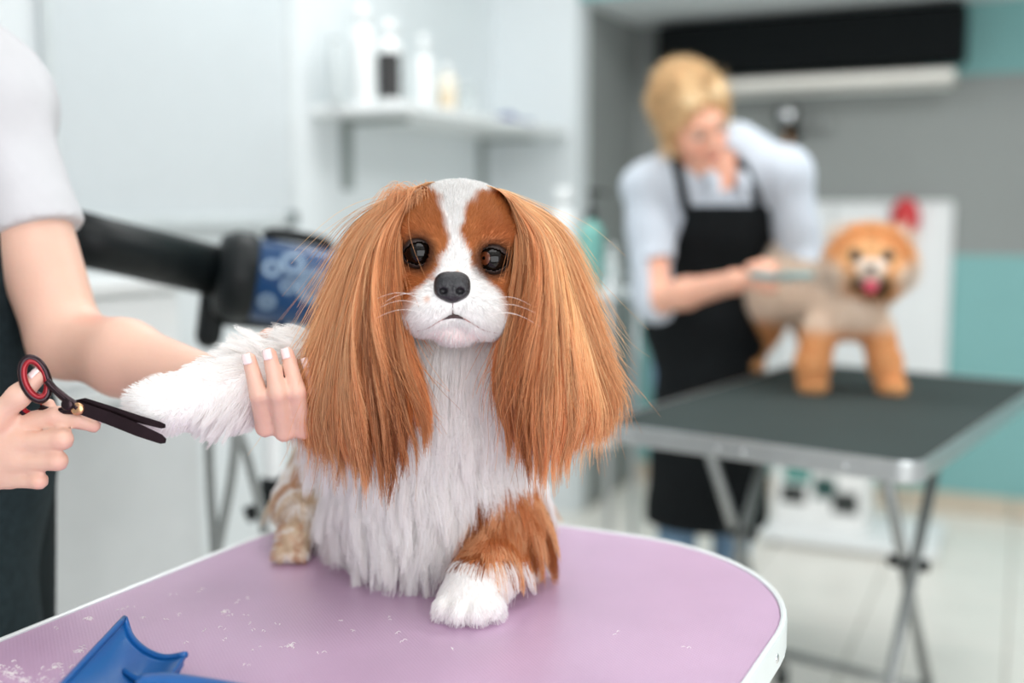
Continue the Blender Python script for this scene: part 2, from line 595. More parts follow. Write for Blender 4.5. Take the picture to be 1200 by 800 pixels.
M_glassy = mat('frosted_white_plastic', (233, 236, 236), 0.3, var=0.01)
M_pale = mat('pale_grey_plastic', (200, 207, 208), 0.35, var=0.02)
M_cream = mat('cream_plastic', (238, 230, 214), 0.35, var=0.02)
M_lab_black = mat('dark_label', (46, 44, 44), 0.5, var=0.2, scale=60)
M_lab_red = mat('red_label', (196, 96, 74), 0.5)
M_lab_cream = mat('cream_label', (226, 208, 180), 0.5)
M_lab_blue = mat('dark_blue_plastic', (60, 70, 140), 0.35, var=0.05)
M_lab_teal = mat('teal_liquid_label', (126, 190, 180), 0.35)


def bottle(name, loc, r, h, m, label, cap_m=None, cap_h=0.03, cap_r=0.4, lab=None, group=None, pump=False, flat=1.0):
    loc = np.asarray(loc, float)
    e = empty(name, loc, label, 'bottle', group)
    bh_ = h - cap_h
    prof = [(r * 0.92, 0), (r, 0.006), (r, bh_ * 0.80), (r * 0.93, bh_ * 0.87), (r * 0.6, bh_ * 0.95), (r * cap_r * 0.9, bh_)]
    V, F = lathe_geo(prof, 28); V = V * np.array([1, flat, 1])
    body = mesh_obj('body', V + loc, F, m, e, True)
    if lab:
        for lm, z0, z1, a0, a1 in lab:
            n = 18; Q = []
            for k in range(n + 1):
                a = math.radians(a0 + (a1 - a0) * k / n)
                for z in (z0, z1):
                    Q.append((r * 1.012 * math.cos(a), r * 1.012 * math.sin(a) * flat, z * bh_))
            Fq = [[2 * k, 2 * k + 2, 2 * k + 3, 2 * k + 1] for k in range(n)]
            mesh_obj('label', np.array(Q) + loc, Fq, lm, body, True)
    if cap_m:
        V, F = lathe_geo([(r * cap_r, bh_ - 0.002), (r * cap_r, h - 0.004), (r * cap_r * 0.85, h)], 24)
        cpo = mesh_obj('cap', V + loc, F, cap_m, e, True)
        if pump:
            V, F = lathe_geo([(0.005, h - 0.004), (0.005, h + 0.045)], 12); mesh_obj('pump_stem', V + loc, F, cap_m, cpo, True)
            V, F = merge([(lambda q: (q[0] + loc + np.array([0, 0, h + 0.053]), q[1]))(lathe_geo([(0.011, -0.010), (0.013, 0.0), (0.011, 0.008)], 16)),
                          tube_geo(catmull([loc + np.array([0, 0, h + 0.052]), loc + np.array([0.03, -0.006, h + 0.052]), loc + np.array([0.048, -0.012, h + 0.044])], 5), 0.005, 10)])
            mesh_obj('pump_head', V, F, cap_m, cpo, True)
    return e


ST = SZ + 0.0302
SG = 'shampoo bottles on the wall shelf'
def on_shelf(u, out):
    """point on the shelf top whose picture column is u"""
    k = (u - 600) / FPX / cp
    # solve C0 - AX t + BX out : x = k*y approx (at shelf height the fw depth ~ y)
    lo_, hi_ = -0.2, 3.0
    for _ in range(40):
        t = (lo_ + hi_) / 2
        if proj(lw(t, ST + 0.08, out))[0] > u: lo_ = t
        else: hi_ = t
    return lw(t, ST, out)


bottle('shampoo_bottle', on_shelf(394, 0.10), 0.024, 0.20, M_pale, 'slim pale grey bottle at the near end of the wall shelf', M_pale, 0.02, 0.7, group=SG)
bottle('shampoo_bottle', on_shelf(426, 0.16), 0.037, 0.285, M_glassy, 'tallest plain white bottle on the wall shelf', M_glassy, 0.05, 0.6, group=SG)
bottle('shampoo_bottle', on_shelf(457, 0.17), 0.040, 0.265, M_glassy, 'white bottle with wide black label on the wall shelf', M_glassy, 0.05, 0.55,
       [(M_lab_black, 0.12, 0.76, 195, 330), (M_lab_red, 0.3, 0.62, 165, 192)], SG)
bottle('shampoo_bottle', on_shelf(497, 0.17), 0.037, 0.25, M_glassy, 'plain white tapering bottle right after the black labelled one', M_glassy, 0.06, 0.45, group=SG)
bottle('shampoo_bottle', on_shelf(524, 0.19), 0.033, 0.17, M_cream, 'short white bottle with cream label on the wall shelf', M_glassy, 0.03, 0.5, [(M_lab_cream, 0.2, 0.6, 180, 320)], SG)
bottle('shampoo_bottle', on_shelf(550, 0.17), 0.034, 0.13, M_pale, 'low pale jar between cream labelled bottle and blue brush', M_pale, 0.03, 0.8, group=SG)
# blue pet brush lying at the shelf's far end
q = on_shelf(592, 0.17)
e = empty('shelf_brush', q, 'small dark blue brush lying at the far end of the shelf', 'brush')
V, F = mesh_sdf(lambda X: sdf([ell(q + (0, 0, 0.024), (0.048, 0.03, 0.022)), ell(q + (0.01, 0, 0.03), (0.03, 0.024, 0.022))], X), q - 0.08, q + 0.08, 0.005)
V[:, 2] = np.maximum(V[:, 2], q[2] + 0.001)
mesh_obj('brush_head', V, F, M_lab_blue, e, True)
tube('handle', catmull([q + (0.03, -0.01, 0.018), q + (0.06, -0.022, 0.014), q + (0.10, -0.04, 0.011)], 5), [0.012, 0.009, 0.010], M_lab_blue, e)

# ------------------------------------------------------------------ white storage unit under the whiteboard
M_unit = mat('grey_cabinet_front', (212, 215, 216), 0.45, var=0.02)
TQ = 2.4
for _ in range(30):
    TQ += 0.02 * np.sign(proj(lw(TQ, 0.6, 0.42))[0] - 236)
u_ = empty('storage_cabinet', lw(2.5, 0, 0.2), 'low grey cabinet standing against the left wall behind the groomer', 'cabinet')
lbox('body', TQ, 3.3, 0.02, 0.86, 0.003, 0.40, M_unit, u_, 0.004)
lbox('door', TQ + 0.006, 3.29, 0.06, 0.84, 0.401, 0.418, M_unit, u_, 0.003)
o = lbox('worktop', TQ - 0.01, 3.32, 0.8605, 0.89, 0.003, 0.43, M_white, u_, 0.003)
tb = empty('storage_box', lw(TQ + 0.35, 0.891, 0.2), 'white lidded storage box on the low grey cabinet', 'box')
lbox('box_body', TQ + 0.03, TQ + 0.7, 0.891, 1.06, 0.06, 0.40, M_white, tb, 0.012)
lbox('lid', TQ + 0.02, TQ + 0.71, 1.0605, 1.09, 0.05, 0.41, M_white, tb, 0.008)

# ------------------------------------------------------------------ niche fittings on the back wall
def bw(t, z, out=0.0):
    q = D0 + BX * t - AX * out
    return np.array([q[0], q[1], z])


def bbox(name, t0, t1, z0, z1, o0, o1, m, parent, bev=0.0):
    return box(name, (t1 - t0, o1 - o0, z1 - z0), bw((t0 + t1) / 2, (z0 + z1) / 2, (o0 + o1) / 2), m, parent, ANG, bev)


def t_back(u, z, out):
    lo_, hi_ = -1.0, 4.0
    for _ in range(40):
        t = (lo_ + hi_) / 2
        if proj(bw(t, z, out))[0] < u: lo_ = t
        else: hi_ = t
    return t


e = empty('wall_heater', bw(0.8, 1.82, 0), 'long black heater box high on the niche wall', 'heater')
t0, t1 = t_back(768, 1.9, 0.15), t_back(1132, 1.9, 0.15)
bbox('casing', t0, t1, 1.795, 2.02, 0.001, 0.15, mat('matt_black_casing', (6, 12, 14), 0.7, spec=0.2), e, 0.02)
for k in range(3):
    bbox('grille_slat', t0 + 0.06, t1 - 0.06, 1.83 + k * 0.055, 1.845 + k * 0.055, 0.1505, 0.158, mat('dark_grille', (10, 16, 18), 0.6, spec=0.2), e, 0.002)
e = empty('ledge_board', bw(0.9, 1.75, 0), 'narrow white ledge running along beneath the black heater', 'shelf')
t0, t1 = t_back(836, 1.77, 0.2), t_back(1118, 1.77, 0.2)
bbox('board', t0, t1, 1.725, 1.765, 0.001, 0.2, mat('ledge_white', (232, 228, 220), 0.4), e, 0.004)
bbox('wall_batten', t0 + 0.02, t1 - 0.02, 1.712, 1.7245, 0.001, 0.03, M_white, e, 0.003)

# shower mixer and hand shower
t = t_back(925, 1.6, 0.08)
e = empty('shower_mixer', bw(t, 1.5, 0), 'chrome and black shower fitting on the grey niche wall', 'shower')
V, F = lathe_geo([(0.038, 0), (0.042, 0.006), (0.034, 0.014)], 28); mesh_obj('wall_plate', align(V, [-AX[0], -AX[1], 0], bw(t, 1.56, 0.001)), F, M_black, e, True)
tube('arm', catmull([bw(t, 1.56, 0.01), bw(t, 1.56, 0.07), bw(t, 1.59, 0.10)], 6), 0.014, M_black, e)
hd = bw(t, 1.62, 0.12)
V, F = lathe_geo([(0.012, -0.04), (0.03, -0.02), (0.046, 0), (0.046, 0.012), (0.036, 0.018)], 32)
sh = mesh_obj('shower_head', align(V, [-AX[0], -AX[1] - 0.25, 0.25], hd), F, M_black, e, True)
V, F = lathe_geo([(0.03, 0.0175), (0.034, 0.022), (0.022, 0.032), (0.006, 0.036)], 28); mesh_obj('face_plate', align(V, [-AX[0], -AX[1] - 0.25, 0.25], hd), F, M_chrome, sh, True)
V, F = lathe_geo([(0.024, 0), (0.028, 0.01), (0.028, 0.03), (0.018, 0.04)], 24); mesh_obj('lever_knob', align(V, [-AX[0], -AX[1], 0], bw(t + 0.13, 1.585, 0.03)), F, M_steel, e, True)
tube('mixer_bar', [bw(t - 0.02, 1.57, 0.03), bw(t + 0.13, 1.585, 0.03)], 0.012, M_steel, e)
tube('brass_hose_end', [bw(t, 1.56, 0.09), bw(t, 1.47, 0.09)], 0.010, mat('brass', (176, 120, 60), 0.35, metal=0.6), e)
tube('hose', catmull([bw(t, 1.47, 0.09), bw(t - 0.02, 1.2, 0.08), bw(t - 0.08, 0.95, 0.09), bw(t - 0.1, 1.02, 0.06)], 8), 0.008, M_steel, e)

# white splash panel behind the small dog
e = empty('splash_panel', bw(0.9, 0.25, 0), 'white splash panel fixed to the niche wall behind the small dog', 'panel')
t0, t1 = t_back(850, 1.2, 0.03), t_back(1113, 1.2, 0.03)
M_pan = mat('white_panel', (228, 230, 230), 0.35, var=0.01)
n = 4
for k in range(n):
    a = t0 + (t1 - t0) * k / n; b = t0 + (t1 - t0) * (k + 1) / n
    bbox('panel', a + 0.003, b - 0.003, 0.26, 1.255, 0.001, 0.02, M_pan, e, 0.004)
bbox('top_trim', t0 - 0.008, t1 + 0.008, 1.2555, 1.27, 0.001, 0.032, M_pan, e, 0.003)
bbox('side_trim', t1 - 0.002, t1 + 0.014, 0.26, 1.255, 0.001, 0.032, M_pan, e, 0.003)

# red scoop hanging on the panel
t = t_back(1061, 1.2, 0.05)
M_red = mat('red_plastic', (196, 30, 36), 0.35, var=0.04)
q = bw(t, 1.20, 0.05)
e = empty('red_brush', q, 'red oval backed brush hanging on the white panel behind the small dog', 'brush')
Rb = np.array([[BX[0], AX[0], 0], [BX[1], AX[1], 0], [0, 0, 1.0]])
V, F = mesh_sdf(lambda X: sdf([ell(q, (0.056, 0.024, 0.085), Rb)], X), q - 0.13, q + 0.13, 0.007); mesh_obj('brush_head', V, F, M_red, e, True)
tube('handle', [q - (0, 0, 0.07), q - (0, 0, 0.2)], [0.018, 0.013, 0.016], M_red, e)

# printed carton and floor scale
q = G(998, 652, 0)
e = empty('floor_scale', q, 'low white weighing platform lying on the tiles under the black table', 'scale')
ctr = (G(893, 640, 0) + G(1098, 640, 0)) / 2; ctr[2] = 0
ctr = ctr + np.array([AX[0], AX[1], 0]) * 0.1
box('platform', (0.62, 0.42, 0.035), ctr + (0, 0, 0.0325), M_white, e, ANG, 0.008)
for sx in (-1, 1):
    for sy in (-1, 1):
        V, F = lathe_geo([(0.018, 0), (0.02, 0.004), (0.02, 0.0152)], 16)
        f2 = ctr[:2] + BX * sx * 0.26 + AX * sy * 0.16; mesh_obj('foot', V + (f2[0], f2[1], 0.0002), F, M_black, e, True)
c2 = G(956, 638, 0); c2 = np.array([c2[0], c2[1], 0]) + np.array([AX[0], AX[1], 0]) * 0.14
e = empty('printed_carton', c2 + (0, 0, 0.0505), 'white carton with dark green pictures standing on the floor scale', 'box')
cw, cd_, chh = 0.34, 0.22, 0.44
body = box('carton_body', (cw, cd_, chh), c2 + (0, 0, 0.0505 + chh / 2), mat('carton_white', (238, 238, 236), 0.5), e, ANG, 0.003)
M_p1 = mat('dark_green_print', (40, 78, 74), 0.5, var=0.35, scale=45); M_p2 = mat('black_print', (48, 52, 50), 0.5, var=0.4, scale=60); M_p3 = mat('teal_print', (92, 150, 142), 0.5, var=0.3, scale=40)
for (x0, x1, z0, z1, m_) in ((-0.06, 0.1, 0.30, 0.36, M_p1), (0.06, 0.14, 0.26, 0.31, M_p2), (-0.13, -0.03, 0.17, 0.27, M_p3), (-0.14, -0.05, 0.09, 0.16, M_p2), (-0.02, 0.06, 0.12, 0.2, M_p1), (0.05, 0.14, 0.07, 0.15, M_p2)):
    f2 = c2[:2] + BX * (x0 + x1) / 2 - AX * (cd_ / 2 + 0.0012)
    box('print_patch', (x1 - x0, 0.001, z1 - z0), (f2[0], f2[1], 0.0505 + (z0 + z1) / 2), m_, body, ANG)

# trolley with pump bottle beside the niche edge
q = np.array([0.19, 3.25, 0.0])
e = empty('utility_trolley', q, 'narrow white utility trolley beside the grey niche', 'trolley')
for z in (0.12, 0.55, 0.975):
    V, F = plate_geo(0.34, 0.26, 0.03, z, z + 0.02, 0.004, 6); tr = mesh_obj('tray', rotz(V, ANG) + q, F, M_white, e)
    for sy in (-1, 1):
        tube('tray_rail', [q + np.append(BX * -0.15 + AX * sy * 0.12, z + 0.055), q + np.append(BX * 0.15 + AX * sy * 0.12, z + 0.055)], 0.004, M_alu, tr)
for sx in (-1, 1):
    for sy in (-1, 1):
        f2 = q[:2] + BX * sx * 0.155 + AX * sy * 0.115
        pl = tube('post', [(f2[0], f2[1], 0.05), (f2[0], f2[1], 1.04)], 0.009, M_alu, e)
        V, F = lathe_geo([(0.012, -0.01), (0.025, -0.008), (0.025, 0.008), (0.012, 0.01)], 18)
        mesh_obj('caster', align(V, [BX[0], BX[1], 0], (f2[0], f2[1], 0.0255)), F, M_black, e, True)
TT = 0.9952
TG = 'bottles on the white trolley'
def on_trolley(u, dy):
    y = 3.25 + dy; x = (u - 600) / FPX * (y * cp + (CAM_Z - TT) * sp); return np.array([x, y, TT])
bottle('pump_bottle', on_trolley(692, -0.04), 0.036, 0.235, M_lab_teal, 'teal liquid bottle with black pump beside the grey niche', M_black, 0.03, 0.42, pump=True, group=TG)
bottle('lotion_bottle', on_trolley(660, -0.02), 0.042, 0.30, M_glassy, 'white bottle standing on the trolley behind the spaniel ear', M_glassy, 0.05, 0.6, group=TG)
bottle('lotion_bottle', on_trolley(716, 0.03), 0.022, 0.13, M_glassy, 'small white bottle just beyond the teal pump bottle', M_glassy, 0.03, 0.6, group=TG)

# ================================================================== grooming tables
def mat_rubber(name, c, scale, strength, rough, coat=0.0):
    m = mat(name, c, rough, var=0.05, scale=8, coat=coat)
    m.node_tree.nodes['Principled BSDF'].inputs['Coat Roughness'].default_value = 0.32
    nt = m.node_tree; b = nt.nodes['Principled BSDF']
    tc = nt.nodes.new('ShaderNodeTexCoord'); mp = nt.nodes.new('ShaderNodeMapping'); mp.inputs['Rotation'].default_value = (0, 0, ANG)
    nt.links.new(tc.outputs['Object'], mp.inputs['Vector'])
    hs = []
    for d in ('X', 'Y'):
        wv = nt.nodes.new('ShaderNodeTexWave'); wv.bands_direction = d; wv.inputs['Scale'].default_value = scale
        nt.links.new(mp.outputs[0], wv.inputs['Vector']); hs.append(wv)
    mu = nt.nodes.new('ShaderNodeMath'); mu.operation = 'MULTIPLY'
    nt.links.new(hs[0].outputs['Fac'], mu.inputs[0]); nt.links.new(hs[1].outputs['Fac'], mu.inputs[1])
    bp = nt.nodes.new('ShaderNodeBump'); bp.inputs['Strength'].default_value = strength; bp.inputs['Distance'].default_value = 0.0008
    nt.links.new(mu.outputs[0], bp.inputs['Height']); nt.links.new(bp.outputs['Normal'], b.inputs['Normal'])
    return m


M_mauve = mat_rubber('mauve_ribbed_rubber', (194, 160, 190), 95, 0.35, 0.38, 0.6)
M_dark = mat_rubber('charcoal_rubber', (52, 62, 61), 60, 0.3, 0.8)
M_dark.node_tree.nodes['Principled BSDF'].inputs['Specular IOR Level'].default_value = 0.25
M_edge = mat('white_edge_profile', (226, 232, 232), 0.3, metal=0.15, var=0.02)
M_dsteel = mat('dark_steel_tube', (92, 96, 96), 0.4, metal=0.6, var=0.06, scale=30)


def groom_table(root, ctr, ang, w, l, r, ztop, m_top, m_edge, m_leg, edge_h, rivets, spread=0.18, lx=0.40, ly=0.0):
    """w across, l along local y; ctr = centre on the floor"""
    ctr = np.asarray(ctr, float)
    tf = lambda V: rotz(V, ang) + np.array([ctr[0], ctr[1], 0])
    V, F = plate_geo(w - 0.014, l - 0.014, r - 0.007, ztop - 0.022, ztop, 0.0015, 16); mesh_obj('rubber_top', tf(V), F, m_top, root)
    rg = lambda off, z: np.column_stack([rrect(w + 2 * off, l + 2 * off, r + off, 16), np.full(68, z)])
    n = 68
    rings = [rg(-0.0066, ztop - 0.03), rg(-0.0066, ztop + 0.0008), rg(-0.0045, ztop + 0.0022), rg(-0.001, ztop + 0.0015), rg(0, ztop - 0.002), rg(0, ztop - edge_h + 0.002), rg(-0.002, ztop - edge_h), rg(-0.02, ztop - edge_h), rg(-0.02, ztop - 0.03)]
    V = np.vstack(rings); F = []
    m_ = len(rings)
    for i in range(m_):
        j = (i + 1) % m_
        for k in range(n): F.append([i * n + k, i * n + (k + 1) % n, j * n + (k + 1) % n, j * n + k])
    ed = mesh_obj('edge_trim', tf(V), F, m_edge, root)
    V, F = plate_geo(w - 0.05, l - 0.05, max(r - 0.025, 0.02), ztop - edge_h + 0.002, ztop - 0.0305, 0.001, 10); mesh_obj('underboard', tf(V), F, m_leg, root)
    for (x, y, ax, ay) in rivets:
        Vr, Fr = lathe_geo([(0.0052, 0), (0.0048, 0.0012), (0.003, 0.002)], 14)
        mesh_obj('screw', rotz(align(Vr, [ax, ay, 0], (x, y, ztop - edge_h * 0.55)), ang) + np.array([ctr[0], ctr[1], 0]), Fr, M_chrome, ed, True)
    # folding X legs under both long sides, each a pair of crossing tubes
    zt = ztop - edge_h
    zc = 0.49
    for s_ in (-1, 1):
        x = s_ * w * lx
        for sg in (-1, 1):
            y0 = ly + sg * spread; y1 = ly - sg * spread * zc / (zt - zc)
            xx = x + sg * 0.0135
            V, F = tube_geo([(xx, y0, zt - 0.001), (xx, y1, 0.03)], 0.0125, 12); lg = mesh_obj('leg', tf(V), F, m_leg, root, True)
            V, F = lathe_geo([(0.017, 0), (0.018, 0.006), (0.015, 0.05)], 14); mesh_obj('rubber_foot', tf(V + (xx, y1, 0.001)), F, M_black, lg, True)
        V, F = tube_geo([(x - 0.04, ly, zc), (x + 0.04, ly, zc)], 0.014, 12); mesh_obj('pivot_bolt', tf(V), F, M_black, root, True)
    for sg in (-1, 1):
        y1 = ly - sg * spread * (zc - 0.12) / (zt - zc)
        V, F = tube_geo([(-w * lx, y1, 0.12), (w * lx, y1, 0.12)], 0.011, 10); mesh_obj('crossbar', tf(V), F, m_leg, root, True)


TZ = 0.80
# front table: found from its edges in the photograph on the plane z = TZ
e0 = G(0, 748, TZ)[:2]; e1 = G(320, 620, TZ)[:2]
tdir = (e1 - e0) / np.linalg.norm(e1 - e0); tn = np.array([tdir[1], -tdir[0]])
ends = np.array([G(u, v, TZ)[:2] for u, v in ((640, 612), (700, 622), (760, 640), (850, 680), (915, 735))])
W1 = max((p - e0) @ tn for p in ends) + 0.005
ea = max((p - e0) @ tdir for p in ends)
L1 = 1.25
c1 = e0 + tn * W1 / 2 + tdir * (ea - L1 / 2)
ang1 = math.atan2(tdir[1], tdir[0]) - math.pi / 2
tab1 = empty('grooming_table', (c1[0], c1[1], 0), 'mauve topped grooming table with white rounded edge under the spaniel', 'table')
groom_table(tab1, c1, ang1, W1, L1, 0.255, TZ, M_mauve, M_edge, M_dsteel, 0.034,
            [(W1 / 2 - 0.0005, L1 / 2 - 0.27, 1, 0), (W1 / 2 - 0.0005, L1 / 2 - 0.36, 1, 0), (W1 / 2 - 0.0005, 0, 1, 0)])

# rear table
nr = G(1078, 545, TZ)[:2]; fr = G(1200, 441, TZ)[:2]; nl = G(708, 492, TZ)[:2]
ld = (fr - nr) / np.linalg.norm(fr - nr); wd = nl - nr; wd = wd - ld * (wd @ ld); W2 = np.linalg.norm(wd); wd /= W2
# average the two edge directions so the outline stays square
wd0 = (nl - nr) / np.linalg.norm(nl - nr); wdm = unit(wd + wd0); ldm = np.array([-wdm[1], wdm[0]]); ldm = ldm if ldm @ ld > 0 else -ldm
W2 = (nl - nr) @ wdm; L2 = 1.10
c2t = nr + wdm * W2 / 2 + ldm * L2 / 2
ang2 = math.atan2(ldm[1], ldm[0]) - math.pi / 2
print('table1', W1, math.degrees(ang1), 'table2', W2, L2, math.degrees(ang2), c2t)
tab2 = empty('grooming_table', (c2t[0], c2t[1], 0), 'black topped folding grooming table with metal edge under the small orange dog', 'table')
groom_table(tab2, c2t, ang2, W2, L2, 0.045, TZ, M_dark, M_alu, M_steel, 0.036,
            [(-W2 * 0.08, -L2 / 2 - 0.0005 + 0.001, 0, -1), (0.0, -L2 / 2 + 0.0005, 0, -1), (W2 * 0.3, -L2 / 2 + 0.0005, 0, -1), (-W2 * 0.38, -L2 / 2 + 0.0005, 0, -1)], lx=0.30, ly=-0.12)

# ================================================================== dryer on its stand
M_blue = mat('dark_blue_enamel', (14, 62, 108), 0.35, var=0.12, scale=20, coat=0.3)
M_print = mat('pale_print', (128, 152, 176), 0.5)
DP = 1.95
dk = P(262, 322, DP - 0.02)
e = empty('stand_dryer', np.array([dk[0] + 0.05, DP, 0.0]), 'blue and black pet dryer with long black nozzle on a stand', 'dryer')
n0 = P(70, 274, DP - 0.22); n1 = P(255, 318, DP - 0.02); b0 = P(292, 326, DP); b1 = P(420, 345, DP + 0.06)
tube('nozzle', [n0, n0 * 0.75 + n1 * 0.25, n1], [0.046, 0.045, 0.046], M_black, e, 24)
axd = unit(b1 - b0)
V, F = lathe_geo([(0.05, -0.06), (0.07, -0.055), (0.082, -0.03), (0.082, 0.0), (0.07, 0.012)], 32)
cl = mesh_obj('coupling_ring', align(V, axd, b0), F, M_black, e, True)
V, F = lathe_geo([(0.063, 0.0), (0.075, 0.01), (0.075, 0.25), (0.07, 0.262), (0.05, 0.268)], 40)
bd = mesh_obj('motor_housing', align(V, axd, b0), F, M_blue, e, True)
# printed swirls on the housing: thin curved rings lying on the blue skin
def on_cyl(s, a, r=0.0757):
    side = unit(np.cross(axd, np.array([0, 0, 1.0]))); up = np.cross(side, axd)
    side = side if side[1] < 0 else -side
    return b0 + axd * s + r * (math.cos(a) * side + math.sin(a) * up)
for (s_, a_, rr, th) in ((0.105, 0.05, 0.024, 0.006), (0.105, 0.05, 0.011, 0.003), (0.062, 0.0, 0.010, 0.004), (0.065, 0.55, 0.017, 0.006), (0.03, 0.35, 0.012, 0.005), (0.03, -0.45, 0.011, 0.005), (0.16, 0.3, 0.012, 0.004)):
    c = [on_cyl(s_ + rr * math.cos(t), a_ + rr / 0.075 * math.sin(t)) for t in np.linspace(0, 2 * math.pi, 24, endpoint=False)]
    V, F = tube_geo(c, th, 6, True)
    ctr_ = on_cyl(s_, a_); nrm = unit(ctr_ - (b0 + axd * s_))
    V = V - nrm * (((V - ctr_) @ nrm))[:, None] * 0.9
    mesh_obj('printed_ring', V, F, M_print, bd, True)
tube('carry_handle', catmull([b0 + axd * 0.03 + (0, 0, 0.076), b0 + axd * 0.05 + (0, 0, 0.088), b0 + axd * 0.13 + (0, 0, 0.088), b0 + axd * 0.15 + (0, 0, 0.076)], 6), 0.011, M_black, e)
yk = P(243, 352, DP + 0.02)
V, F = mesh_sdf(lambda X: sdf([cap(yk + (0.02, 0, 0.05), yk + (0.0, 0, -0.065), 0.026, 0.024, 0.02)], X), yk - 0.13, yk + 0.13, 0.006)
mesh_obj('swivel_bracket', V, F, M_black, e, True)
pb = np.array([dk[0] + 0.09, DP + 0.02, 0.0])
pt = pb + (0, 0, 1.02)
tube('link_arm', [yk + (0, 0, -0.03), pt], 0.014, M_black, e)
pole = P(320, 520, DP + 0.02); pb = np.array([pole[0], DP + 0.02, 0])
tube('link_tube', [pt, (pb[0], pb[1], 0.98)], 0.014, M_black, e)
tube('pole', [(pb[0], pb[1], 0.10), (pb[0], pb[1], 0.99)], 0.017, M_white, e, 16)
zc = P(320, 580, DP)[2]
V, F = lathe_geo([(0.019, -0.03), (0.026, -0.026), (0.026, 0.026), (0.019, 0.03)], 20)
kn = mesh_obj('clamp', V + (pb[0], pb[1], zc), F, M_black, e, True)
tube('clamp_knob', [(pb[0], pb[1], zc + 0.02), (pb[0] + 0.05, pb[1] - 0.02, zc + 0.035)], [0.008, 0.015], M_black, kn)
tube('clamp_lever', [(pb[0], pb[1], zc - 0.02), (pb[0] - 0.045, pb[1] - 0.03, zc - 0.035)], [0.010, 0.016], M_black, kn)
for k in range(5):
    a = math.radians(90 + 72 * k)
    f_ = np.array([pb[0] + 0.26 * math.cos(a), pb[1] + 0.26 * math.sin(a), 0.06])
    lg = tube('leg', [(pb[0], pb[1], 0.13), f_], [0.018, 0.014], M_white, e)
    V, F = lathe_geo([(0.01, -0.01), (0.028, -0.008), (0.028, 0.008), (0.01, 0.01)], 18)
    mesh_obj('caster', align(V, [-math.sin(a), math.cos(a), 0], f_ - (0, 0, 0.031)), F, M_black, lg, True)
V, F = lathe_geo([(0.03, 0.09), (0.034, 0.10), (0.034, 0.16), (0.024, 0.17)], 20); mesh_obj('hub', V + (pb[0], pb[1], 0), F, M_black, e, True)
# grey straps hanging in a loop off the stand
M_strap = mat('grey_webbing', (138, 142, 141), 0.7, var=0.08, scale=60)
q = [P(u, v, 1.80) for u, v in ((246, 500), (246, 560), (250, 620), (253, 650), (262, 610), (272, 555), (276, 500))]
hk = P(262, 470, 1.80)
tube('cable_loop', catmull([hk] + q + [hk], 6), 0.0085, M_strap, e)
tube('cable_tail', catmull([hk, P(285, 520, 1.81), P(304, 590, 1.82), P(310, 625, 1.82)], 6), 0.008, M_strap, e)

# ================================================================== the spaniel
c_white = np.array(lin((253, 250, 248))); c_brown = np.array(lin((208, 134, 80))); c_dark = np.array(lin((138, 76, 42)))
c_light = np.array(lin((246, 204, 160))); c_red = np.array(lin((182, 100, 50))); c_fb = np.array(lin((212, 136, 78))); c_beige = np.array(lin((226, 208, 184)))
c_pink = np.array(lin((232, 206, 202))); c_black = np.array(lin((24, 18, 17)))
EYES = [P(491, 297, 1.0695), P(577, 304, 1.0695)]
pawF = G(546, 722, TZ); pawH = G(347, 652, TZ); pawB = G(618, 640, TZ)
LEG_R = [P(430, 470, 1.20), P(365, 440, 1.155), P(300, 445, 1.12), P(232, 462, 1.085), P(196, 474, 1.072), P(180, 480, 1.065)]
head_pr = [
    ell(P(538, 277, 1.135), (0.066, 0.074, 0.057), k=0.01),
    ell(P(535, 318, 1.095), (0.056, 0.048, 0.046), k=0.03),
    ell(P(488, 340, 1.092), (0.026, 0.03, 0.03), k=0.02), ell(P(586, 346, 1.092), (0.026, 0.03, 0.03), k=0.02),
    cap(P(534, 285, 1.082), P(531, 335, 1.045), 0.018, 0.017, k=0.02),
    ell(P(508, 360, 1.058), (0.032, 0.031, 0.027), k=0.010), ell(P(559, 363, 1.058), (0.032, 0.031, 0.027), k=0.010), ell(P(496, 372, 1.066), (0.014, 0.020, 0.016), k=0.014), ell(P(575, 375, 1.066), (0.014, 0.020, 0.016), k=0.014),
    ell(P(493, 274, 1.085), (0.022, 0.018, 0.012), k=0.02), ell(P(577, 279, 1.085), (0.022, 0.018, 0.012), k=0.02),
    ell(P(535, 389, 1.066), (0.024, 0.026, 0.013), k=0.006),
]
for q in EYES:
    head_pr.append(neg(ell(q - (0, 0.005, 0), 0.0152, k=0.004)))
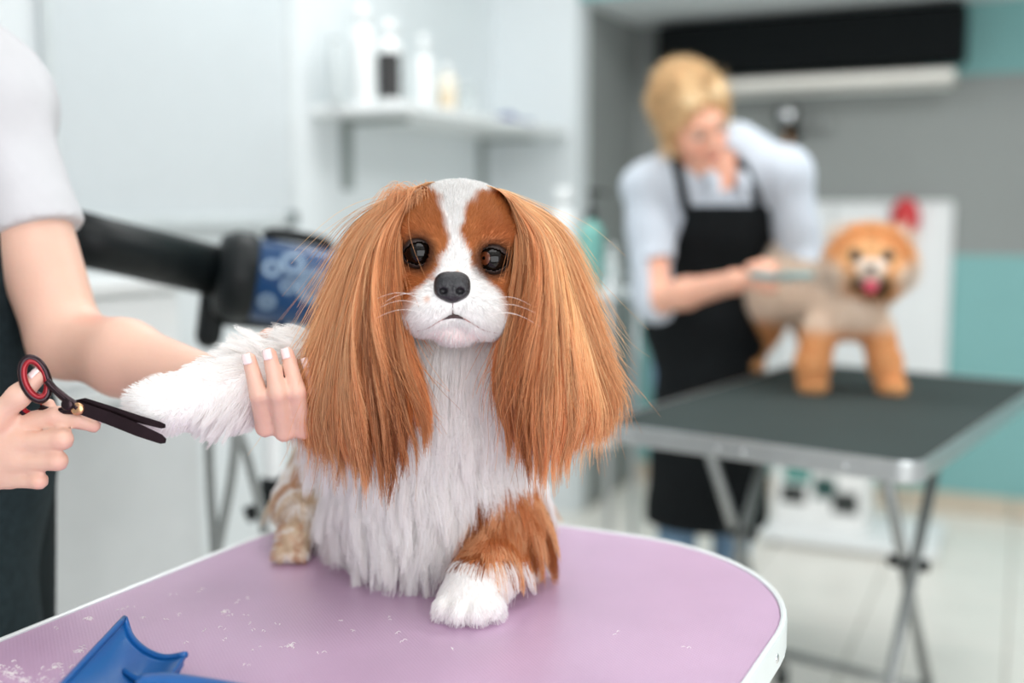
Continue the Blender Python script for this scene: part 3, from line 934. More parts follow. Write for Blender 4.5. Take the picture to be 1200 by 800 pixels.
body_pr = [
    cap(P(538, 330, 1.17), P(535, 440, 1.21), 0.058, 0.075, k=0.03),
    ell(P(505, 510, 1.225), (0.088, 0.085, 0.105), k=0.05),
    ell(P(495, 575, 1.265), (0.088, 0.10, 0.082), k=0.05),
    cap(P(500, 520, 1.27), P(470, 560, 1.42), 0.09, 0.085, k=0.05),
    ell(P(455, 575, 1.43), (0.09, 0.09, 0.085), k=0.05),
    # hind legs
    cap(P(400, 545, 1.40), P(365, 590, 1.37), 0.055, 0.035, k=0.03),
    cap(P(365, 590, 1.37), pawH + (0.006, 0.03, 0.04), 0.036, 0.024, k=0.02),
    ell(pawH + (0, 0.004, 0.021), (0.021, 0.034, 0.021), k=0.015),
    cap(P(540, 560, 1.42), pawB + (0, 0.03, 0.05), 0.05, 0.024, k=0.03),
    ell(pawB + (0, 0.0, 0.02), (0.024, 0.034, 0.02), k=0.015),
    # tail, behind
    cap(P(455, 560, 1.48), P(440, 590, 1.60), 0.022, 0.012, k=0.02),
    # standing foreleg
    *chain([P(572, 540, 1.20), P(594, 610, 1.185), P(572, 672, 1.125), pawF + (0.008, 0.022, 0.03)], [0.045, 0.034, 0.025, 0.023], k=0.02),
    ell(pawF + (0.004, 0.006, 0.021), (0.031, 0.030, 0.021), k=0.015),
    # raised foreleg
    *chain(LEG_R, [0.05, 0.036, 0.028, 0.024, 0.022, 0.018], k=0.015),
    ell(P(184, 478, 1.064), (0.025, 0.024, 0.020), k=0.015),
]
for k, (dx, dy) in enumerate(((-0.026, -0.008), (-0.010, -0.020), (0.010, -0.021), (0.027, -0.010))):
    body_pr.append(ell(pawF + (dx + 0.003, dy - 0.004, 0.014), (0.0098, 0.015, 0.0135), k=0.004))
for dx in (-0.013, 0.0, 0.013):
    body_pr.append(ell(pawH + (dx, -0.026, 0.011), (0.0075, 0.012, 0.0105), k=0.004))
for dv in (-13, -2, 9):
    body_pr.append(ell(P(166, 478 + dv, 1.058), (0.012, 0.012, 0.008), k=0.004))
dog_pr = body_pr + head_pr
Vd, Fd = mesh_sdf(lambda X: sdf(dog_pr, X), (-0.44, 1.0, 0.79), (0.08, 1.66, 1.30), 0.0042)
Vd[:, 2] = np.maximum(Vd[:, 2], TZ + 0.0006)

PATCH_L = [(455, 215), (496, 219), (514, 236), (521, 258), (528, 282), (522, 300), (516, 314), (500, 326), (486, 342), (478, 362), (455, 385), (440, 300)]
PATCH_R = [(548, 246), (560, 230), (580, 225), (612, 228), (640, 300), (625, 400), (600, 392), (592, 366), (580, 340), (566, 325), (553, 313), (546, 296), (541, 272)]


def coat_color(X, jitter=0.15):
    """coat markings of the dog, by place on its body"""
    n = len(X); uv = proj(X); q = uv + np.stack([vnoise(X, 90, 3), vnoise(X, 90, 4)], 1) * 5
    col = np.tile(c_white, (n, 1))
    hd = (X[:, 2] > P(535, 415, 1.1)[2]) & (np.abs(X[:, 0] - P(535, 300, 1.1)[0]) < 0.09) & (X[:, 1] < 1.25)
    for poly in (PATCH_L, PATCH_R):
        w = np.clip(0.5 - in_poly(q, poly) / 7.0, 0, 1) * hd
        sh = np.clip(0.5 + 0.5 * vnoise(X, 45, 11), 0, 1)[:, None]
        c = c_red * (1 - sh) + c_fb * sh
        col = col * (1 - w[:, None]) + c * w[:, None]
    back = hd & (X[:, 1] > 1.16)
    col[back] = c_brown
    for e_ in EYES:                                   # dark lashes and tear line
        r = np.linalg.norm((X - e_)[:, [0, 2]], axis=1)
        w = 0.9 * (np.clip((0.0235 - r) / 0.008, 0, 1) * hd * (X[:, 1] < 1.12))[:, None]
        col = col * (1 - w) + c_dark * 0.35 * w
    # freckles on the muzzle
    for fu, fv, fr in ((501, 350, 3.5), (508, 326, 3), (524, 316, 3), (537, 318, 3)):
        w = np.clip(1.3 - np.hypot(uv[:, 0] - fu, uv[:, 1] - fv) / fr, 0, 1) * hd * (X[:, 1] < 1.09)
        col = col * (1 - 0.6 * w[:, None]) + c_brown * 0.6 * w[:, None]
    bd = ~hd
    # brown standing foreleg and flank, white paw
    fl_ = bd & (X[:, 0] > P(585, 600, 1.2)[0] - 0.02 + 0.25 * (X[:, 2] - 0.93)) & (X[:, 2] > TZ + 0.055) & (X[:, 2] < P(580, 555, 1.2)[2])
    col[fl_] = c_brown
    fl2 = bd & (X[:, 1] > 1.30) & (X[:, 2] > TZ + 0.12)
    col[fl2] = c_brown * 0.5 + c_beige * 0.5
    hl = bd & (X[:, 0] < P(405, 600, 1.35)[0]) & (X[:, 1] > 1.24)
    col[hl] = c_beige
    return col


dog = mesh_obj('spaniel_dog', Vd, Fd, mat('dog_skin', (255, 255, 255), 0.7, var=0.03, attr='coat'), None, True, loc=(pawF[0], 1.25, TZ))
sk = coat_color(Vd)
chin = np.clip(1 - np.linalg.norm((Vd - P(535, 392, 1.055)) / np.array([0.03, 0.04, 0.012]), axis=1), 0, 1)[:, None] ** 0.5
sk = sk * (1 - chin) + c_pink * chin
# mouth line and dark lip corner
ml = catmull([P(486, 388, 1.050), P(500, 385, 1.036), P(514, 377, 1.030), P(524, 372, 1.030), P(532, 370, 1.030), P(541, 372, 1.030), P(552, 378, 1.030), P(568, 387, 1.036), P(587, 391, 1.050)], 8)
dm = np.min(np.linalg.norm(Vd[:, None, [0, 2]] - ml[None, :, [0, 2]], axis=2), axis=1)
wm = 0.3 * (np.clip(1 - dm / 0.0036, 0, 1) * (Vd[:, 1] < 1.09) * (Vd[:, 2] > 1.05))[:, None]
sk = sk * (1 - wm) + c_dark * 0.35 * wm
set_attr(dog, 'coat', sk * 0.9)
tag(dog, 'brown and white long eared spaniel sitting on the mauve table with one foreleg raised', 'dog')
dog['kind'] = 'thing'

# eyes, lids, nose, mouth, nails
M_eye = mat('dog_eye_dark', (12, 7, 5), 0.05, var=0.0, spec=0.3)
M_iris = mat('dog_iris_brown', (92, 46, 24), 0.25, var=0.1, scale=400)
M_lid = mat('dog_eyelid', (40, 24, 18), 0.6)
M_nose = mat('dog_nose', (36, 35, 38), 0.30, var=0.15, scale=120, bump=0.6, bscale=500)
sph, sphF = lathe_geo([(0.0001, -1)] + [(math.cos(a), math.sin(a)) for a in np.linspace(-math.pi / 2 + 0.08, math.pi / 2 - 0.08, 34)] + [(0.0001, 1)], 44)
for i, q in enumerate(EYES):
    look = unit(np.array([0.0, 0.0, CAM_Z]) - q + np.array([-0.1, 0, 0.0]))
    ey = mesh_obj('eye', sph * 0.0147 + q, sphF, M_eye, dog, True)
    # lids: two shells over the ball that leave an almond opening
    Vl = sph * 0.0156; keep = []
    for f_ in sphF:
        c_ = np.mean(Vl[f_], axis=0) / 0.0156
        xr = (c_[0] + 0.10 * (1 if i else -1) * c_[2]) / 0.97
        hgt = 0.74 * max(0.0, 1 - xr * xr) ** 0.6
        if c_[1] < 0.25 and (c_[2] > hgt or c_[2] < -hgt * 0.90): keep.append(f_)
    lo_o = mesh_obj('eyelid', Vl + q, keep, M_lid, dog, True)
    sm = lo_o.modifiers.new('thick', 'SOLIDIFY'); sm.thickness = 0.0008; sm.offset = 1
    if i == 1:
        # amber iris crescent, seen at the nose side of this eye
        lk = unit(np.array([-0.55, -0.80, 0.12]))
        V, F = lathe_geo([(0.0035, 0.01475), (0.0065, 0.0135), (0.0068, 0.0131)], 24)
        mesh_obj('iris', align(V * np.array([1, 1, 1]), lk, q - lk * 0.0002), F, M_iris, ey, True)
NC = P(530, 336, 1.032)
nose_pr = [ell(NC + (0, 0, 0.003), (0.0170, 0.012, 0.0110), k=0.004), ell(NC + (-0.006, 0, 0.0065), (0.009, 0.010, 0.007), k=0.005), ell(NC + (0.006, 0, 0.0065), (0.009, 0.010, 0.007), k=0.005), ell(NC + (0, -0.002, -0.006), (0.0115, 0.010, 0.0095), k=0.006),
           ell(NC + (-0.009, -0.004, -0.002), (0.0085, 0.008, 0.009), k=0.004), ell(NC + (0.009, -0.004, -0.002), (0.0085, 0.008, 0.009), k=0.004),
           neg(ell(NC + (-0.0082, -0.0135, -0.0035), (0.0042, 0.007, 0.0034), k=0.002)), neg(ell(NC + (0.0082, -0.0135, -0.0035), (0.0042, 0.007, 0.0034), k=0.002)),
           neg(cap(NC + (0, -0.0135, 0.002), NC + (0, -0.0125, -0.016), 0.0012, 0.0012, k=0.0015))]
V, F = mesh_sdf(lambda X: sdf(nose_pr, X), NC - 0.03, NC + 0.03, 0.0011)
mesh_obj('nose', V, F, M_nose, dog, True)
# lips: a thin dark seam under the muzzle
lp = catmull([P(486, 388, 1.050), P(500, 385, 1.036), P(514, 377, 1.030), P(524, 372, 1.030), P(532, 370, 1.030), P(541, 372, 1.030), P(552, 378, 1.030), P(568, 387, 1.036), P(587, 391, 1.050)], 8)


def surf_y(x, z, y0=1.0, y1=1.12):
    ys = np.linspace(y0, y1, 240)
    X = np.column_stack([np.full(240, x), ys, np.full(240, z)]).astype(np.float32)
    d = sdf(dog_pr, X); i = np.argmax(d < 0.0)
    return ys[i] if (d < 0).any() else None


lq = []
for p in lp:
    y = surf_y(p[0], p[2]); lq.append((p[0], (y if y else p[1]) - 0.0008, p[2]))
lq = np.array(lq)
phl = [P(530.5, v, 1.03) for v in (352, 357, 362, 368)]
phl = np.array([(p[0], (surf_y(p[0], p[2]) or p[1]) - 0.0006, p[2]) for p in phl])
tube('philtrum', phl, [0.0009, 0.0004, 0.0004, 0.0009], mat('philtrum_grey', (130, 112, 110), 0.5), dog, 8)
tube('lip_seam', lq, [0.0003, 0.0005, 0.0010, 0.0005, 0.0003], mat('lip', (168, 126, 120), 0.5), dog, 8)
tube('mouth_gap', lq[20:44] - (0, 0.0003, 0.0004), [0.0004, 0.0016, 0.0022, 0.0016, 0.0004], mat('mouth_dark', (62, 42, 42), 0.5), dog, 8)

# ------------------------------------------------------------------ ears (flap mesh + long hair)
EAR_L = [[(480, 238, 1.098), (470, 285, 1.075), (472, 340, 1.068), (482, 400, 1.072), (498, 450, 1.078), (508, 490, 1.088)],
         [(478, 230, 1.10), (451, 280, 1.064), (442, 350, 1.045), (445, 420, 1.045), (456, 488, 1.052), (462, 552, 1.066)],
         [(482, 223, 1.115), (437, 272, 1.085), (414, 350, 1.064), (405, 425, 1.060), (408, 492, 1.066), (418, 548, 1.080)],
         [(488, 220, 1.14), (432, 258, 1.13), (396, 340, 1.115), (374, 415, 1.112), (358, 480, 1.116), (376, 530, 1.125)]]
EAR_R = [[(598, 243, 1.098), (604, 290, 1.078), (597, 350, 1.070), (582, 405, 1.072), (579, 450, 1.078), (592, 505, 1.088)],
         [(600, 234, 1.10), (629, 284, 1.066), (633, 355, 1.047), (624, 428, 1.045), (618, 490, 1.052), (624, 546, 1.066)],
         [(596, 228, 1.115), (642, 278, 1.085), (660, 350, 1.064), (667, 425, 1.060), (668, 488, 1.066), (658, 540, 1.080)],
         [(590, 224, 1.14), (646, 264, 1.13), (680, 345, 1.115), (702, 420, 1.112), (713, 466, 1.116), (698, 512, 1.125)]]
M_ear = mat('ear_skin', (176, 96, 46), 0.7, var=0.15, scale=60)
M_fur = hair_mat('long_coat', 0.42, 0.40, 0.35)
M_sfur = hair_mat('short_coat', 0.5, 0.2, 0.3)
M_bfur = hair_mat('feathered_coat', 0.5, 0.48, 0.25)


def ear(guides, seed, side):
    Gd = np.array([[P(*p) for p in g] for g in guides])            # (4,6,3)
    for i in range(4):                                              # roots sit on the skull
        u, v, d = guides[i][0]; ds = np.linspace(1.03, 1.16, 160)
        X = np.array([P(u, v, q) for q in ds]).astype(np.float32); hit = sdf(dog_pr, X) < 0
        if hit.any(): Gd[i, 0] = P(u, v, ds[int(np.argmax(hit))] - 0.001)
    Gc = np.array([catmull(g, 6) for g in Gd])                      # (4,31,3)
    K = Gc.shape[1]
    S = np.linspace(0, 1, 13)

    def at(s, t):
        """s across (0 inner .. 1 outer), t along"""
        s = np.clip(s, 0, 0.9999) * 3; i = s.astype(int); f = (s - i)[:, None]
        tt = np.clip(t, 0, 1) * (K - 1); j = np.minimum(tt.astype(int), K - 2); g = (tt - j)[:, None]
        im = np.maximum(i - 1, 0); ip = np.minimum(i + 2, 3)
        def row(ii): return Gc[ii, j] * (1 - g) + Gc[ii, j + 1] * g
        a, b, c, d = row(im), row(i), row(np.minimum(i + 1, 3)), row(ip)
        return 0.5 * (2 * b + (c - a) * f + (2 * a - 5 * b + 4 * c - d) * f ** 2 + (3 * b - a - 3 * c + d) * f ** 3)
    # flap: closed loft, inside the hair
    nt_ = 16; rings = []
    for t in np.linspace(0.06, 0.86, nt_):
        ss = np.linspace(0.08, 0.92, 12)
        fr_ = at(ss, np.full(12, t)); th = 0.010 * np.sin(np.pi * (ss * 0.9 + 0.05))[:, None] * (0.4 + 0.6 * math.sin(math.pi * min(1, t * 1.1 + 0.05)))
        f_ = fr_ + np.array([0, 0.005, 0]); b_ = f_ + np.array([0, 1, 0]) * (th + 0.004)
        rings.append(np.vstack([f_, b_[::-1]]))
    V, F = stack_rings(rings)
    fo = mesh_obj('ear', V, F, M_ear, dog, True)
    n = 24000
    s = rng.random(n); t0 = rng.random(n) ** 0.9 * 0.74 - 0.12
    ln = 0.34 + 0.26 * rng.random(n)
    NCL = 30
    cl = np.floor(s * NCL + 1.2 * np.sin(t0 * 7 + s * 9)) + 40 * np.floor(t0 * 3.2 + rng.random(n) * 0.6)      # lock each strand belongs to
    h1_ = np.sin(cl * 12.9898 + seed) * 43758.5453 % 1; h2_ = np.sin(cl * 78.233 + seed) * 12345.678 % 1
    t1 = np.minimum(t0 + ln, 1.0 + 0.20 * (h1_ - 0.62) + 0.03 * rng.normal(size=n))
    k = 10; lay = rng.random(n)
    ph = rng.random(n) * 6.28; cph = h2_ * 6.28
    pts = np.empty((n, k, 3)); fz = rng.normal(0, 1, (n, 3))
    sc_ = (np.mod(cl, 40) + 0.5) / NCL
    fly = rng.random(n) < 0.05
    for j in range(k):
        f = j / (k - 1); t = t0 + (t1 - t0) * f
        amp = 0.012 + 0.030 * h1_
        sj = s + np.clip(sc_ - s, -0.06, 0.06) * 0.75 * f ** 1.2 + amp * np.sin(6.5 * t + cph) * f + 0.008 * np.sin(11 * t + ph) * f + (h2_ - 0.5) * 0.15 * f ** 2.2
        p = at(np.clip(sj, -0.03, 1.03), np.maximum(t, 0))
        neg_ = np.minimum(t, 0)[:, None]; p = p + neg_ * (at(np.clip(sj, 0, 1), np.full(n, 0.12)) - at(np.clip(sj, 0, 1), np.zeros(n))) / 0.12 * np.array([0.75, -0.35, 0.35])
        p = p + np.maximum(t - 1, 0)[:, None] * np.array([0, 0, -0.32])
        puff = 0.004 + 0.013 * np.sin(np.pi * np.clip(t, 0, 1))
        dy = -puff * (lay < 0.70) * (0.2 + 0.8 * lay / 0.70) * (0.5 + h1_) + (0.006 + 0.02 * np.sin(np.pi * s)) * (lay >= 0.70) * (lay - 0.5) * 2
        p[:, 1] += dy * min(1, 0.3 + f * 1.5)
        p += fz * 0.0013 * f + fz * (fly * 0.012 * f ** 1.5)[:, None]
        p[:, 0] += side * (s > 0.82) * f ** 1.5 * 0.011 * np.abs(fz[:, 0])
        pts[:, j] = p
    tm_ = (t0 + t1) / 2
    w_l = np.clip(0.24 + 1.15 * np.clip(s - 0.30, 0, 1) * (1.2 - tm_) * 1.3 + 0.75 * (h1_ - 0.5) + 0.35 * (rng.random(n) - 0.5), 0, 1)
    if seed == 1:
        dk_ = np.clip((tm_ - 0.5) * 2.6, 0, 1) * np.clip(1 - np.abs(s - 0.40) / 0.30, 0, 1) * (0.4 + h2_)
    else:
        dk_ = np.clip((tm_ - 0.3) * 1.2, 0, 1) * np.clip(1 - np.abs(s - 0.15) / 0.3, 0, 1) * 0.7 * (0.2 + h2_)
    dk_ = np.clip(dk_ + 0.45 * (h2_ > 0.8) + 0.3 * (rng.random(n) < 0.10), 0, 0.9)[:, None]; w_l = w_l[:, None]
    col = c_brown * (1 - w_l) + c_light * w_l
    col = col * (1 - dk_) + c_dark * dk_
    col *= ((0.80 + 0.34 * np.sin(cl * 4.17 + seed) ** 2) * (0.88 + 0.24 * rng.random(n)))[:, None]
    hair_obj('ear_fur', pts, np.clip(col, 0, 0.95), 0.00026, 0.00010, M_fur, fo, tipcol=np.clip(col * np.array([1.0, 0.90, 0.80]), 0, 0.95))
    return fo


ear(EAR_L, 1, -1); ear(EAR_R, 2, 1)

# ------------------------------------------------------------------ coat: short on the head, long on chest, belly and legs
FINGERS = []          # filled by the groomer's holding hand before the coat is grown


def keep_clear(pts):
    ok = np.ones(len(pts), bool)
    for a, b, r in FINGERS:
        for j in range(1, pts.shape[1]):
            p = pts[:, j]
            uvp = proj(p); ua, ub = proj(a), proj(b)
            e_ = ub - ua; t = np.clip(((uvp - ua) @ e_) / (e_ @ e_), 0, 1)
            q = uvp - ua - t[:, None] * e_
            dep = a[1] + (b[1] - a[1]) * t
            ok &= ~((np.hypot(q[:, 0], q[:, 1]) < r * FPX / 1.06) & (p[:, 1] < dep + 0.012))
    return ok


def grow_coat():
    # ---- head
    hz = P(535, 408, 1.09)[2]
    X, N = sample_surface(Vd, Fd, 480000)
    hc = P(538, 290, 1.14)
    hd = (X[:, 2] > hz) & (np.abs(X[:, 0] - hc[0]) < 0.085) & (X[:, 1] < 1.215)
    Xh, Nh = X[hd], N[hd]
    re = np.min([np.linalg.norm(Xh - e_, axis=1) for e_ in EYES], axis=0)
    rn = np.linalg.norm(Xh - NC, axis=1)
    ok = (re > 0.0150) & (rn > 0.0185)
    Xh, Nh, re, rn = Xh[ok], Nh[ok], re[ok], rn[ok]
    sel = rng.random(len(Xh)) < min(1, 62000 / len(Xh)); Xh, Nh, re, rn = Xh[sel], Nh[sel], re[sel], rn[sel]
    fl_ = unit(Xh - (NC + np.array([0, -0.02, 0.0]))); fl_[:, 2] -= 0.25 * (Xh[:, 2] < NC[2] + 0.01)
    D = unit(fl_ - Nh * (fl_ * Nh).sum(1)[:, None])
    L = np.clip(0.0035 + 0.085 * np.maximum(rn - 0.02, 0) * 1.2, 0.0035, 0.0125) * np.clip(re / 0.035, 0.35, 1) * (0.8 + 0.4 * rng.random(len(Xh)))
    pts = strands_from(Xh, Nh, D, L, 4, 0.38, 0.15, 0.05, 0.10, 120)
    col = coat_color(Xh) * (0.88 + 0.24 * rng.random(len(Xh)))[:, None]
    lipd = np.min(np.linalg.norm(Xh[:, None, :] - lq[None, ::3, :], axis=2), axis=1)
    okl = lipd > 0.0016
    chn = np.linalg.norm((Xh - P(535, 392, 1.055)) / np.array([0.03, 0.04, 0.012]), axis=1) < 1
    okl &= ~(chn & (rng.random(len(Xh)) < 0.6))
    hair_obj('head_fur', pts[okl], np.clip(col[okl] * 0.80, 0, 0.82), 0.00019, 0.00007, M_sfur, dog)
    # long wisps over the brow and ear base
    nb = 260
    bx = np.array([P(u, v, 1.105) for u, v in zip(rng.uniform(462, 505, nb), rng.uniform(222, 240, nb))])
    tip = bx + np.column_stack([rng.uniform(-0.035, 0.006, nb), rng.uniform(-0.02, 0.0, nb), rng.uniform(-0.045, -0.012, nb)])
    t = np.linspace(0, 1, 6)[None, :, None]
    pw = bx[:, None] * (1 - t) + tip[:, None] * t; pw[:, :, 2] += 0.016 * np.sin(np.pi * t[..., 0]); pw[:, :, 1] -= 0.01 * np.sin(np.pi * t[..., 0])
    cw_ = (c_light * 0.6 + c_brown * 0.4) * (0.7 + 0.5 * rng.random(nb))[:, None]
    hair_obj('brow_wisps', pw, cw_, 0.00018, 0.00008, M_fur, dog)
    # whiskers
    wk = []
    for u, v, sx in ((496, 350, -1), (498, 358, -1), (500, 366, -1), (494, 343, -1), (572, 352, 1), (570, 360, 1), (574, 367, 1), (568, 372, 1)):
        a = P(u, v, 1.04); y = surf_y(a[0], a[2]); a[1] = y if y else a[1]
        b = a + np.array([sx * rng.uniform(0.035, 0.05), -0.006, rng.uniform(-0.03, 0.006)])
        tt = np.linspace(0, 1, 6)[:, None]; w_ = a * (1 - tt) + b * tt; w_[:, 2] += 0.006 * np.sin(np.pi * tt[:, 0]); wk.append(w_)
    hair_obj('whiskers', np.array(wk), np.tile(c_white, (len(wk), 1)), 0.00022, 0.00008, M_fur, dog)

    # ---- body
    bd = ~((X[:, 2] > hz + 0.004) & (np.abs(X[:, 0] - hc[0]) < 0.085) & (X[:, 1] < 1.215))
    Xb, Nb = X[bd], N[bd]
    paw = (Xb[:, 2] < TZ + 0.05) | (np.linalg.norm(Xb - P(178, 480, 1.062), axis=1) < 0.036)
    und = Xb[:, 2] < TZ + 0.004
    Xb, Nb, paw = Xb[~und], Nb[~und], paw[~und]
    sel = rng.random(len(Xb)) < min(1, 140000 / len(Xb)); Xb, Nb, paw = Xb[sel], Nb[sel], paw[sel]
    n = len(Xb)
    u0 = np.array(LEG_R[1]); ax_leg = unit(LEG_R[4] - LEG_R[1])
    sl = (Xb - u0) @ ax_leg; dl = np.linalg.norm(Xb - u0 - sl[:, None] * ax_leg, axis=1)
    leg = (sl > -0.01) & (dl < 0.05)
    D = np.tile(np.array([0.0, 0.10, -1.0]), (n, 1)) + np.column_stack([vnoise(Xb, 22, 5), vnoise(Xb, 22, 6) * 0.4, np.zeros(n)]) * 0.35
    D[leg] = ax_leg * 0.55 + np.array([0, 0, -0.55]) + np.column_stack([vnoise(Xb[leg], 40, 7), np.zeros(leg.sum()), vnoise(Xb[leg], 40, 8)]) * 0.3
    up = leg & (Nb[:, 2] > 0.35); D[up] = ax_leg * 0.85 + np.array([0, 0.0, 0.25]) + np.column_stack([vnoise(Xb[up], 50, 9), np.zeros(up.sum()), vnoise(Xb[up], 50, 10)]) * 0.5
    pawn = unit(Xb - pawF - (0, 0.03, 0.06)); D[paw] = pawn[paw]
    rp_ = paw & (Xb[:, 0] < -0.3) & (Xb[:, 2] > 0.95); D[rp_] = ax_leg * 0.5 + Nb[rp_] * 0.5
    D = unit(D)
    L = 0.040 + 0.030 * rng.random(n)
    chest = (Xb[:, 1] < 1.30) & (Xb[:, 2] < 1.09) & ~leg
    L[chest] += 0.012
    hind = (Xb[:, 0] < P(395, 600, 1.35)[0]) & (Xb[:, 1] > 1.24) & ~leg; L[hind] = 0.024 + 0.022 * rng.random(hind.sum())
    fore = (np.linalg.norm(Xb[:, :2] - P(585, 640, 1.15)[:2], axis=1) < 0.055) & (Xb[:, 2] < 0.95); L[fore] = 0.034 + 0.024 * rng.random(fore.sum())
    tr_ = np.clip(1 - sl / 0.135, 0.0, 1)
    L[leg] = (0.006 + 0.020 * tr_[leg]) * (0.7 + 0.6 * rng.random(leg.sum()))
    lu = leg & (Nb[:, 2] < -0.3); L[lu] += 0.026 * np.clip(1 - np.abs(sl[lu] - 0.09) / 0.05, 0, 1)
    L[up] += 0.014 * tr_[up]
    L[paw] = 0.006 + 0.004 * rng.random(paw.sum())
    L = np.minimum(L, np.maximum((Xb[:, 2] - TZ) * 1.05, 0.005))
    gv = np.where(leg, 0.35, 0.9); gv[paw] = 0.0; gv[up] = 0.0
    lf = np.where(leg, 0.5, 0.45); lf[paw] = 0.3
    lf[fore & ~paw] = 0.6; lf[hind] = 0.8; gv[hind] = 0.5
    pts = strands_from(Xb, Nb, D, L, 8, lf, gv, 0.07, 0.0)
    # locks: strands gather towards the middle of their lock and swing with it
    cs = 0.013; cell = np.floor(Xb / cs + 0.6 * np.stack([vnoise(Xb, 60, 71), vnoise(Xb, 60, 72), vnoise(Xb, 60, 73)], 1)).astype(int)
    _, inv = np.unique(cell, axis=0, return_inverse=True); inv = inv.ravel(); nc = inv.max() + 1
    cnt_ = np.bincount(inv, minlength=nc)[:, None]
    sw = rng.normal(0, 1, (nc, 3)) * np.array([1, 0.6, 0.3]); kl = (0.2 + 0.4 * rng.random(nc))[inv]; ll = (0.75 + 0.5 * rng.random(nc))[inv]
    free = np.where(paw, 0.15, 1.0)
    pts = pts[:, :1] + (pts - pts[:, :1]) * np.where(paw, 1, ll)[:, None, None]
    for j in range(1, 8):
        f = j / 7
        ctr_ = np.stack([np.bincount(inv, pts[:, j, a], minlength=nc) for a in range(3)], 1) / cnt_
        pts[:, j] += (ctr_[inv] - pts[:, j]) * (kl * f ** 1.2 * free)[:, None] + sw[inv] * (0.0065 * f ** 1.5 * free * np.clip(L / 0.05, 0.2, 1))[:, None]
    pts[:, :, 2] = np.maximum(pts[:, :, 2], TZ + 0.001)
    col = coat_color(Xb)
    ok = keep_clear(pts)
    brn = col[:, 2] < 0.5; lk = rng.random(nc)[inv]
    mixd = np.where(brn, np.clip(lk * 1.2 - 0.3, 0, 0.7), 0)[:, None]; col = col * (1 - mixd) + c_light * mixd
    dkb = np.where(brn & (lk < 0.22), 0.6, 0)[:, None]; col = col * (1 - dkb) + c_dark * dkb
    hd_ = hind & brn; col[hind] = c_beige; hb = hind & (lk > 0.86); col[hb] = c_brown * 0.4 + c_beige * 0.6; hb = hind & (lk < 0.35); col[hb] = c_white
    col = col * (0.90 + 0.18 * rng.random(n))[:, None]
    hair_obj('body_fur', pts[ok], np.clip(col[ok], 0, 0.96), np.where(paw, 0.00018, 0.00024)[ok], 0.00009, M_bfur, dog)

# ================================================================== people
def frame(fwd, up=(0, 0, 1)):
    """columns: right, forward, up"""
    f = unit(np.asarray(fwd, float)); r = unit(np.cross(f, np.asarray(up, float))); u = np.cross(r, f)
    return np.column_stack([r, f, u])


def head_prims(c, R, s=1.0):
    T = lambda x, y, z: np.asarray(c) + R @ (np.array([x, y, z]) * s)
    E = lambda p, r, k=0.02: ell(T(*p), np.array(r) * s, R, k)
    pr = [E((0, -0.014, 0.03), (0.072, 0.09, 0.083)), E((0, 0.03, -0.03), (0.056, 0.058, 0.078), 0.04), E((0, 0.056, -0.092), (0.026, 0.026, 0.022), 0.03),
          cap(T(0, 0.086, 0.012), T(0, 0.104, -0.022), 0.007 * s, 0.011 * s, 0.012), E((-0.010, 0.092, -0.026), (0.007, 0.008, 0.006), 0.006), E((0.010, 0.092, -0.026), (0.007, 0.008, 0.006), 0.006),
          E((0, 0.072, 0.032), (0.046, 0.016, 0.012), 0.02), E((-0.034, 0.058, -0.028), (0.022, 0.022, 0.02), 0.02), E((0.034, 0.058, -0.028), (0.022, 0.022, 0.02), 0.02),
          E((0, 0.084, -0.052), (0.02, 0.008, 0.005), 0.005), E((0, 0.081, -0.062), (0.017, 0.008, 0.006), 0.005),
          E((-0.074, -0.008, -0.008), (0.009, 0.02, 0.03), 0.008), E((0.074, -0.008, -0.008), (0.009, 0.02, 0.03), 0.008)]
    for sx in (-1, 1):
        pr.append(neg(E((sx * 0.03, 0.094, 0.012), (0.015, 0.012, 0.009), 0.01)))
        pr.append(E((sx * 0.03, 0.074, 0.012), (0.0125, 0.012, 0.012), 0.004))
    return pr, T


def face_parts(T, R, s, parent, brow_m, lip_m, closed=True):
    M_sc = mat('eye_white', (236, 232, 228), 0.15, var=0.0); M_pu = mat('eye_iris', (70, 84, 92), 0.1)
    for sx in (-1, 1):
        V = sph * 0.0121 * s @ R.T + T(sx * 0.03, 0.0755, 0.012)
        eo = mesh_obj('eye', V, sphF, M_sc, parent, True)
        V, F = lathe_geo([(0.0055, 0.0110), (0.0045, 0.0119), (0.0008, 0.0124)], 18)
        mesh_obj('iris', align(V * s, R @ np.array([0, 0.9, -0.35]), T(sx * 0.03, 0.0755, 0.012)), F, M_pu, eo, True)
        tube('eyebrow', catmull([T(sx * 0.014, 0.0905, 0.030), T(sx * 0.03, 0.0895, 0.036), T(sx * 0.046, 0.078, 0.030)], 5), [0.002 * s, 0.003 * s, 0.0015 * s], brow_m, parent, 8)
        tube('eyelid', catmull([T(sx * 0.0175, 0.083, 0.012), T(sx * 0.03, 0.0885, 0.0175), T(sx * 0.043, 0.080, 0.013)], 5), 0.0024 * s, brow_m, parent, 8)
    tube('lips', catmull([T(-0.021, 0.083, -0.056), T(-0.008, 0.0915, -0.055), T(0.008, 0.0915, -0.055), T(0.021, 0.083, -0.056)], 5), [0.002 * s, 0.0048 * s, 0.0048 * s, 0.002 * s], lip_m, parent, 8)


